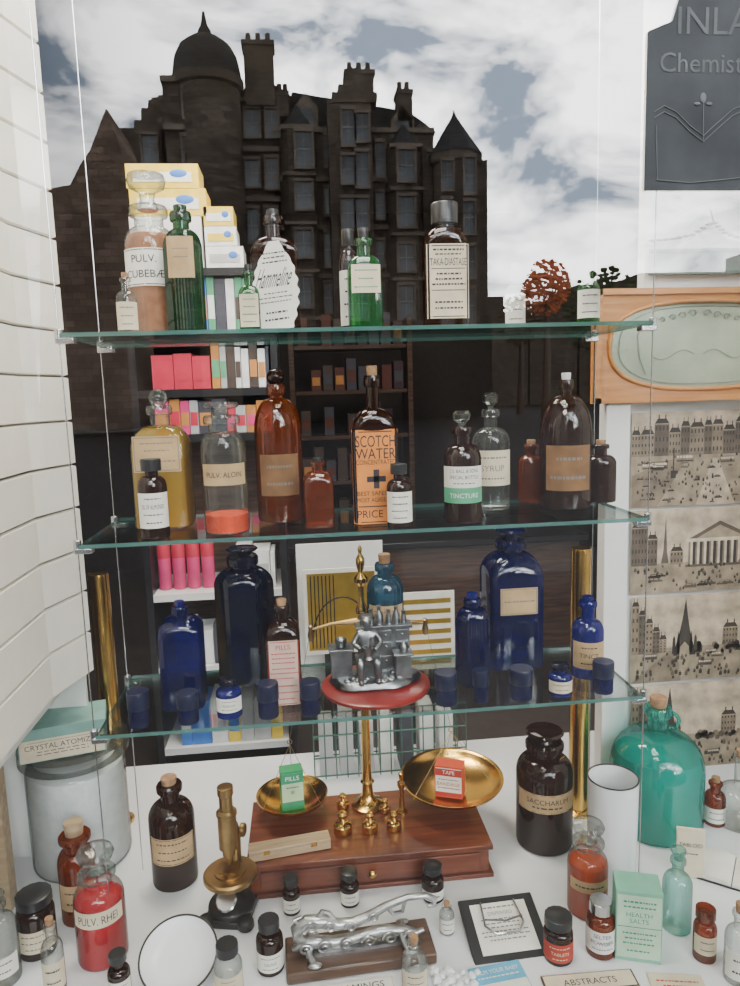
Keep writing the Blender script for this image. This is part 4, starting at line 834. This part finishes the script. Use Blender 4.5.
for pts_,D_ in(([(332,102),(332,92),(338,92),(338,84),(344,84),(344,76),(350,76),(350,68),(358,68),(358,76),(364,76),(364,84),(370,84),(370,92),(377,92),(377,102)],43.7),([(168,100),(168,90),(172,90),(172,82),(178,82),(178,100)],43.7),([(134,130),(134,120),(141,120),(141,108),(148,108),(148,100),(166,100),(166,130)],44.3)):
    b=B(); roofp(pts_,D_,1.2,b); obj(b,'crow_stepped_gable',[stone],tb)
for px in(306,402):
    x,y,z=mp(px,118 if px<350 else 130,45.2); b=B().prism([(-.7,-.9),(.7,-.9),(.7,.5),(0,1.3),(-.7,.5)],.3,-1.2); b.box((0,.34,-.1),(.8,.05,1.0),1); obj(b,'dormer',[stonel,wpan],tb,(x,y,z))
def turret(px,wpx,pyb,pyt,D,dome):
    x,y,z=mp(px,pyb,D); zt=mp(px,pyt,D)[2]; R=(mp(px+wpx/2,pyb,D)[0]-x); b=B(); n_=24 if dome else 8; T=Matrix.Translation((x,y-1,0))@Matrix.Rotation(math.pi/8,4,'Z')
    b.lathe([(R*.94,0),(R*.94,z-.6),(R*1.06,z-.5),(R*1.06,z)],n_,0,None,T); obj(b,'turret_wall',[stone],tb)
    b=B(); h=zt-z
    if dome: pr=[(R,z),(R*1.0,z+h*.1),(R*.93,z+h*.3),(R*.75,z+h*.48),(R*.45,z+h*.6),(R*.2,z+h*.66),(R*.18,z+h*.74),(R*.1,z+h*.8),(R*.03,zt),(0,zt)]
    else: pr=[(R*1.1,z),(R*.6,z+h*.42),(R*.08,z+h*.88),(R*.03,zt),(0,zt)]
    b.lathe(pr,n_,0,None,T); obj(b,'turret_roof',[slate],tb)
turret(205,70,74,2,43,True); turret(458,52,152,104,43.5,False)
for px0,px1,pyt,D,hp in((242,272,36,44,50),(346,374,66,45.5,30),(398,413,86,44.5,50),(276,288,88,45,20),(150,163,104,44.5,30),(420,430,128,45,20)):
    xa,y,z=mp(px0,pyt,D);xb=mp(px1,pyt,D)[0];zb_=z-hp*45/700*1.1
    b=B().box(((xa+xb)/2,y-1,(z+zb_)/2),(xb-xa,1.2,z-zb_)).box(((xa+xb)/2,y-1,z-.15),((xb-xa)*1.12,1.4,.25))
    n_=max(2,int((xb-xa)/.5))
    for i in range(n_): b.cyl((xa+(i+.5)*(xb-xa)/n_,y-1,z),(xa+(i+.5)*(xb-xa)/n_,y-1,z+.6),.16,.14,n=10)
    obj(b,'chimney_stack',[stone],tb)
wb_=B().box((0,0,0),(1.0,.12,1.9),0).box((0,.08,0),(1.0,.06,.07),1).box((0,.08,0),(.05,.06,1.9),1).box((0,.1,1.05),(1.3,.25,.2),2).box((0,.1,-1.05),(1.3,.25,.15),2).box((-.58,.06,0),(.16,.2,2.0),2).box((.58,.06,0),(.16,.2,2.0),2)
w0=obj(wb_,'window',[wpan,mat('sash_white',(.25,.25,.24),.5),stonel],tb); first=True
for px,D,sx,pys in((190,42.9,.7,(104,154,206,258,310)),(218,42.9,.7,(104,154,206,258,310)),(252,44.9,.8,(124,174,226,276)),(272,44.9,.7,(124,174,226,276)),
  (304,43.6,.9,(150,196,244,292)),(330,44.9,.6,(152,202,250,298)),(348,43.7,.7,(128,170,214,260,304)),(362,43.7,.7,(128,170,214,260,304)),(380,44.9,.5,(160,206,254,300)),(406,43.6,.9,(166,212,258,302)),(430,44.9,.4,(166,212,258,302)),(447,41.6,.6,(176,218,262,306)),(469,41.6,.6,(176,218,262,306)),(150,43.9,.8,(150,200,252,300))):
    for py in pys:
        x,y,z=mp(px,py,D)
        if z<3: continue
        o=w0 if first else w0.copy()
        if not first: bpy.context.scene.collection.objects.link(o); o.parent=tb
        o.location=(x,y+.05,z); o.scale=(sx,1,random.choice((1,.8,.9))); first=False
gb=root('gabled_building','reddish sandstone building with steep pointed gable','building',(0,0,0))
q=[(mp(px,py,34)[0],max(0,mp(px,py,34)[2])) for px,py in((40,430),(132,430),(132,185),(124,160),(106,108),(90,150),(80,165),(70,185),(40,190))]
y=2*PY-34; b=B().prism(q,y,y-5,0); obj(b,'body',[stone2],gb)
ad=root('sky_blocker_slab','tall pale stone slab added to block the sky reflection','building',(0,0,0)); b=B(); blk(b,-420,24,-330,18,.4); obj(b,'body',[masonry('sandstone_pale',(.4,.36,.3),.8)],ad)  # added slab, keeps the sky's reflection off the slatted wall
tr_=root('terrace_row','dark stone terrace along the street','building',(0,0,0))
b=B(); 
for px0,px1,pyt in((486,530,312),(528,580,318),(578,640,284),(640,770,272),(770,1500,240)): blk(b,px0,px1,pyt,70,8)
obj(b,'body',[stone],tr_)
for px,py in((500,312),(548,318)):
    x,y,z=mp(px,py,70); obj(B().box((x,y-2,z+.5),(1.6,1,2.4)),'chimney_stack',[stone],tr_)
def tree(px,pyt,D,wpx,c,label):
    x,y,zt=mp(px,pyt,D); R=(mp(px+wpx/2,pyt,D)[0]-x); e=root('street_tree',label,'tree',(x,y,0))
    obj(B().tube([(0,0,0),(.1,0,zt*.4),(0,.1,zt*.75)],[.25,.2,.1],n=10),'trunk',[dkwood],e)
    b=B()
    for i in range(520):
        a=random.uniform(0,6.28);q=R*1.05*random.random()**.6;u=random.uniform(-1,1); zz=zt-R*1.2+u*R*1.25*math.sqrt(max(0,1-(q/R/1.06)**2)); r_=R*random.uniform(.04,.12); b.ell((q*math.cos(a),q*math.sin(a),zz),(r_,r_,r_*.7),n=6)
    obj(b,'foliage',[c],e)
tree(546,260,38,44,mat('leaves_russet',(.9,.25,.1),.9,0,.4,3,spec=.1),'street tree with russet leaves')
tree(604,270,42,70,mat('leaves_green',(.1,.12,.06),.9,0,.4,3,spec=.1),'green leafy street tree')
tree(520,296,45,40,mat('leaves_brown',(.16,.12,.08),.9,0,.4,3,spec=.1),'small brownish street tree')
# ---------------------------------------------------------------- sky, fill lights, camera
wd=bpy.data.worlds.new('overcast_sky'); bpy.context.scene.world=wd; wd.use_nodes=True; n=wd.node_tree; n.nodes.clear(); N=n.nodes;L=n.links
o=N.new('ShaderNodeOutputWorld'); bg=N.new('ShaderNodeBackground'); L.new(bg.outputs[0],o.inputs[0])
tc=N.new('ShaderNodeTexCoord'); mpn=N.new('ShaderNodeMapping'); mpn.inputs['Scale'].default_value=(1,1,2.0); mpn.inputs['Location'].default_value=(.35,0,.2); no=N.new('ShaderNodeTexNoise'); no.inputs['Scale'].default_value=4.5; no.inputs['Detail'].default_value=9; no.inputs['Roughness'].default_value=.6; no.inputs['Distortion'].default_value=.35
L.new(tc.outputs['Generated'],mpn.inputs[0]); L.new(mpn.outputs[0],no.inputs['Vector'])
r=N.new('ShaderNodeValToRGB'); E=r.color_ramp.elements; E[0].position=.42; E[0].color=(.10,.125,.165,1); E[1].position=.60; E[1].color=(1,1,1,1)
L.new(no.outputs['Fac'],r.inputs[0])
dp=N.new('ShaderNodeVectorMath'); dp.operation='DOT_PRODUCT'; v=Vector((.24,-.9,.37)).normalized(); dp.inputs[1].default_value=v; L.new(tc.outputs['Generated'],dp.inputs[0])
mr=N.new('ShaderNodeMapRange'); mr.inputs['From Min'].default_value=.86; mr.inputs['From Max'].default_value=.99; mr.inputs['To Min'].default_value=9; mr.inputs['To Max'].default_value=32; L.new(dp.outputs['Value'],mr.inputs['Value'])
L.new(r.outputs[0],bg.inputs[0]); L.new(mr.outputs[0],bg.inputs[1])
def area(name,loc,size,power,col=(1,.9,.78)):
    l=bpy.data.lights.new(name,'AREA'); l.size=size; l.energy=power; l.color=col; ob=bpy.data.objects.new(name,l); bpy.context.scene.collection.objects.link(ob); ob.location=loc
    ob['label']='unseen fill light under the ceiling'; ob['category']='lamp'; return ob
area('shop_fill_light',(-.2,1.9,2.78),.6,42); area('shop_fill_light',(.9,3.8,2.78),.6,9)  # unseen fill lights, added to brighten the shop behind the display
area('display_fill_light',(.15,1.05,2.77),.5,20,(1,.96,.9))  # unseen fill light, added to brighten the window display
cam=bpy.data.cameras.new('camera'); co=bpy.data.objects.new('camera',cam); bpy.context.scene.collection.objects.link(co)
cam.sensor_fit='VERTICAL'; cam.sensor_height=36; cam.sensor_width=27; cam.lens=F/986*36; cam.clip_start=.02; cam.clip_end=500
R3=Matrix((cR,cU,-fw)).transposed(); co.matrix_world=Matrix.Translation(C)@R3.to_4x4()
bpy.context.scene.camera=co
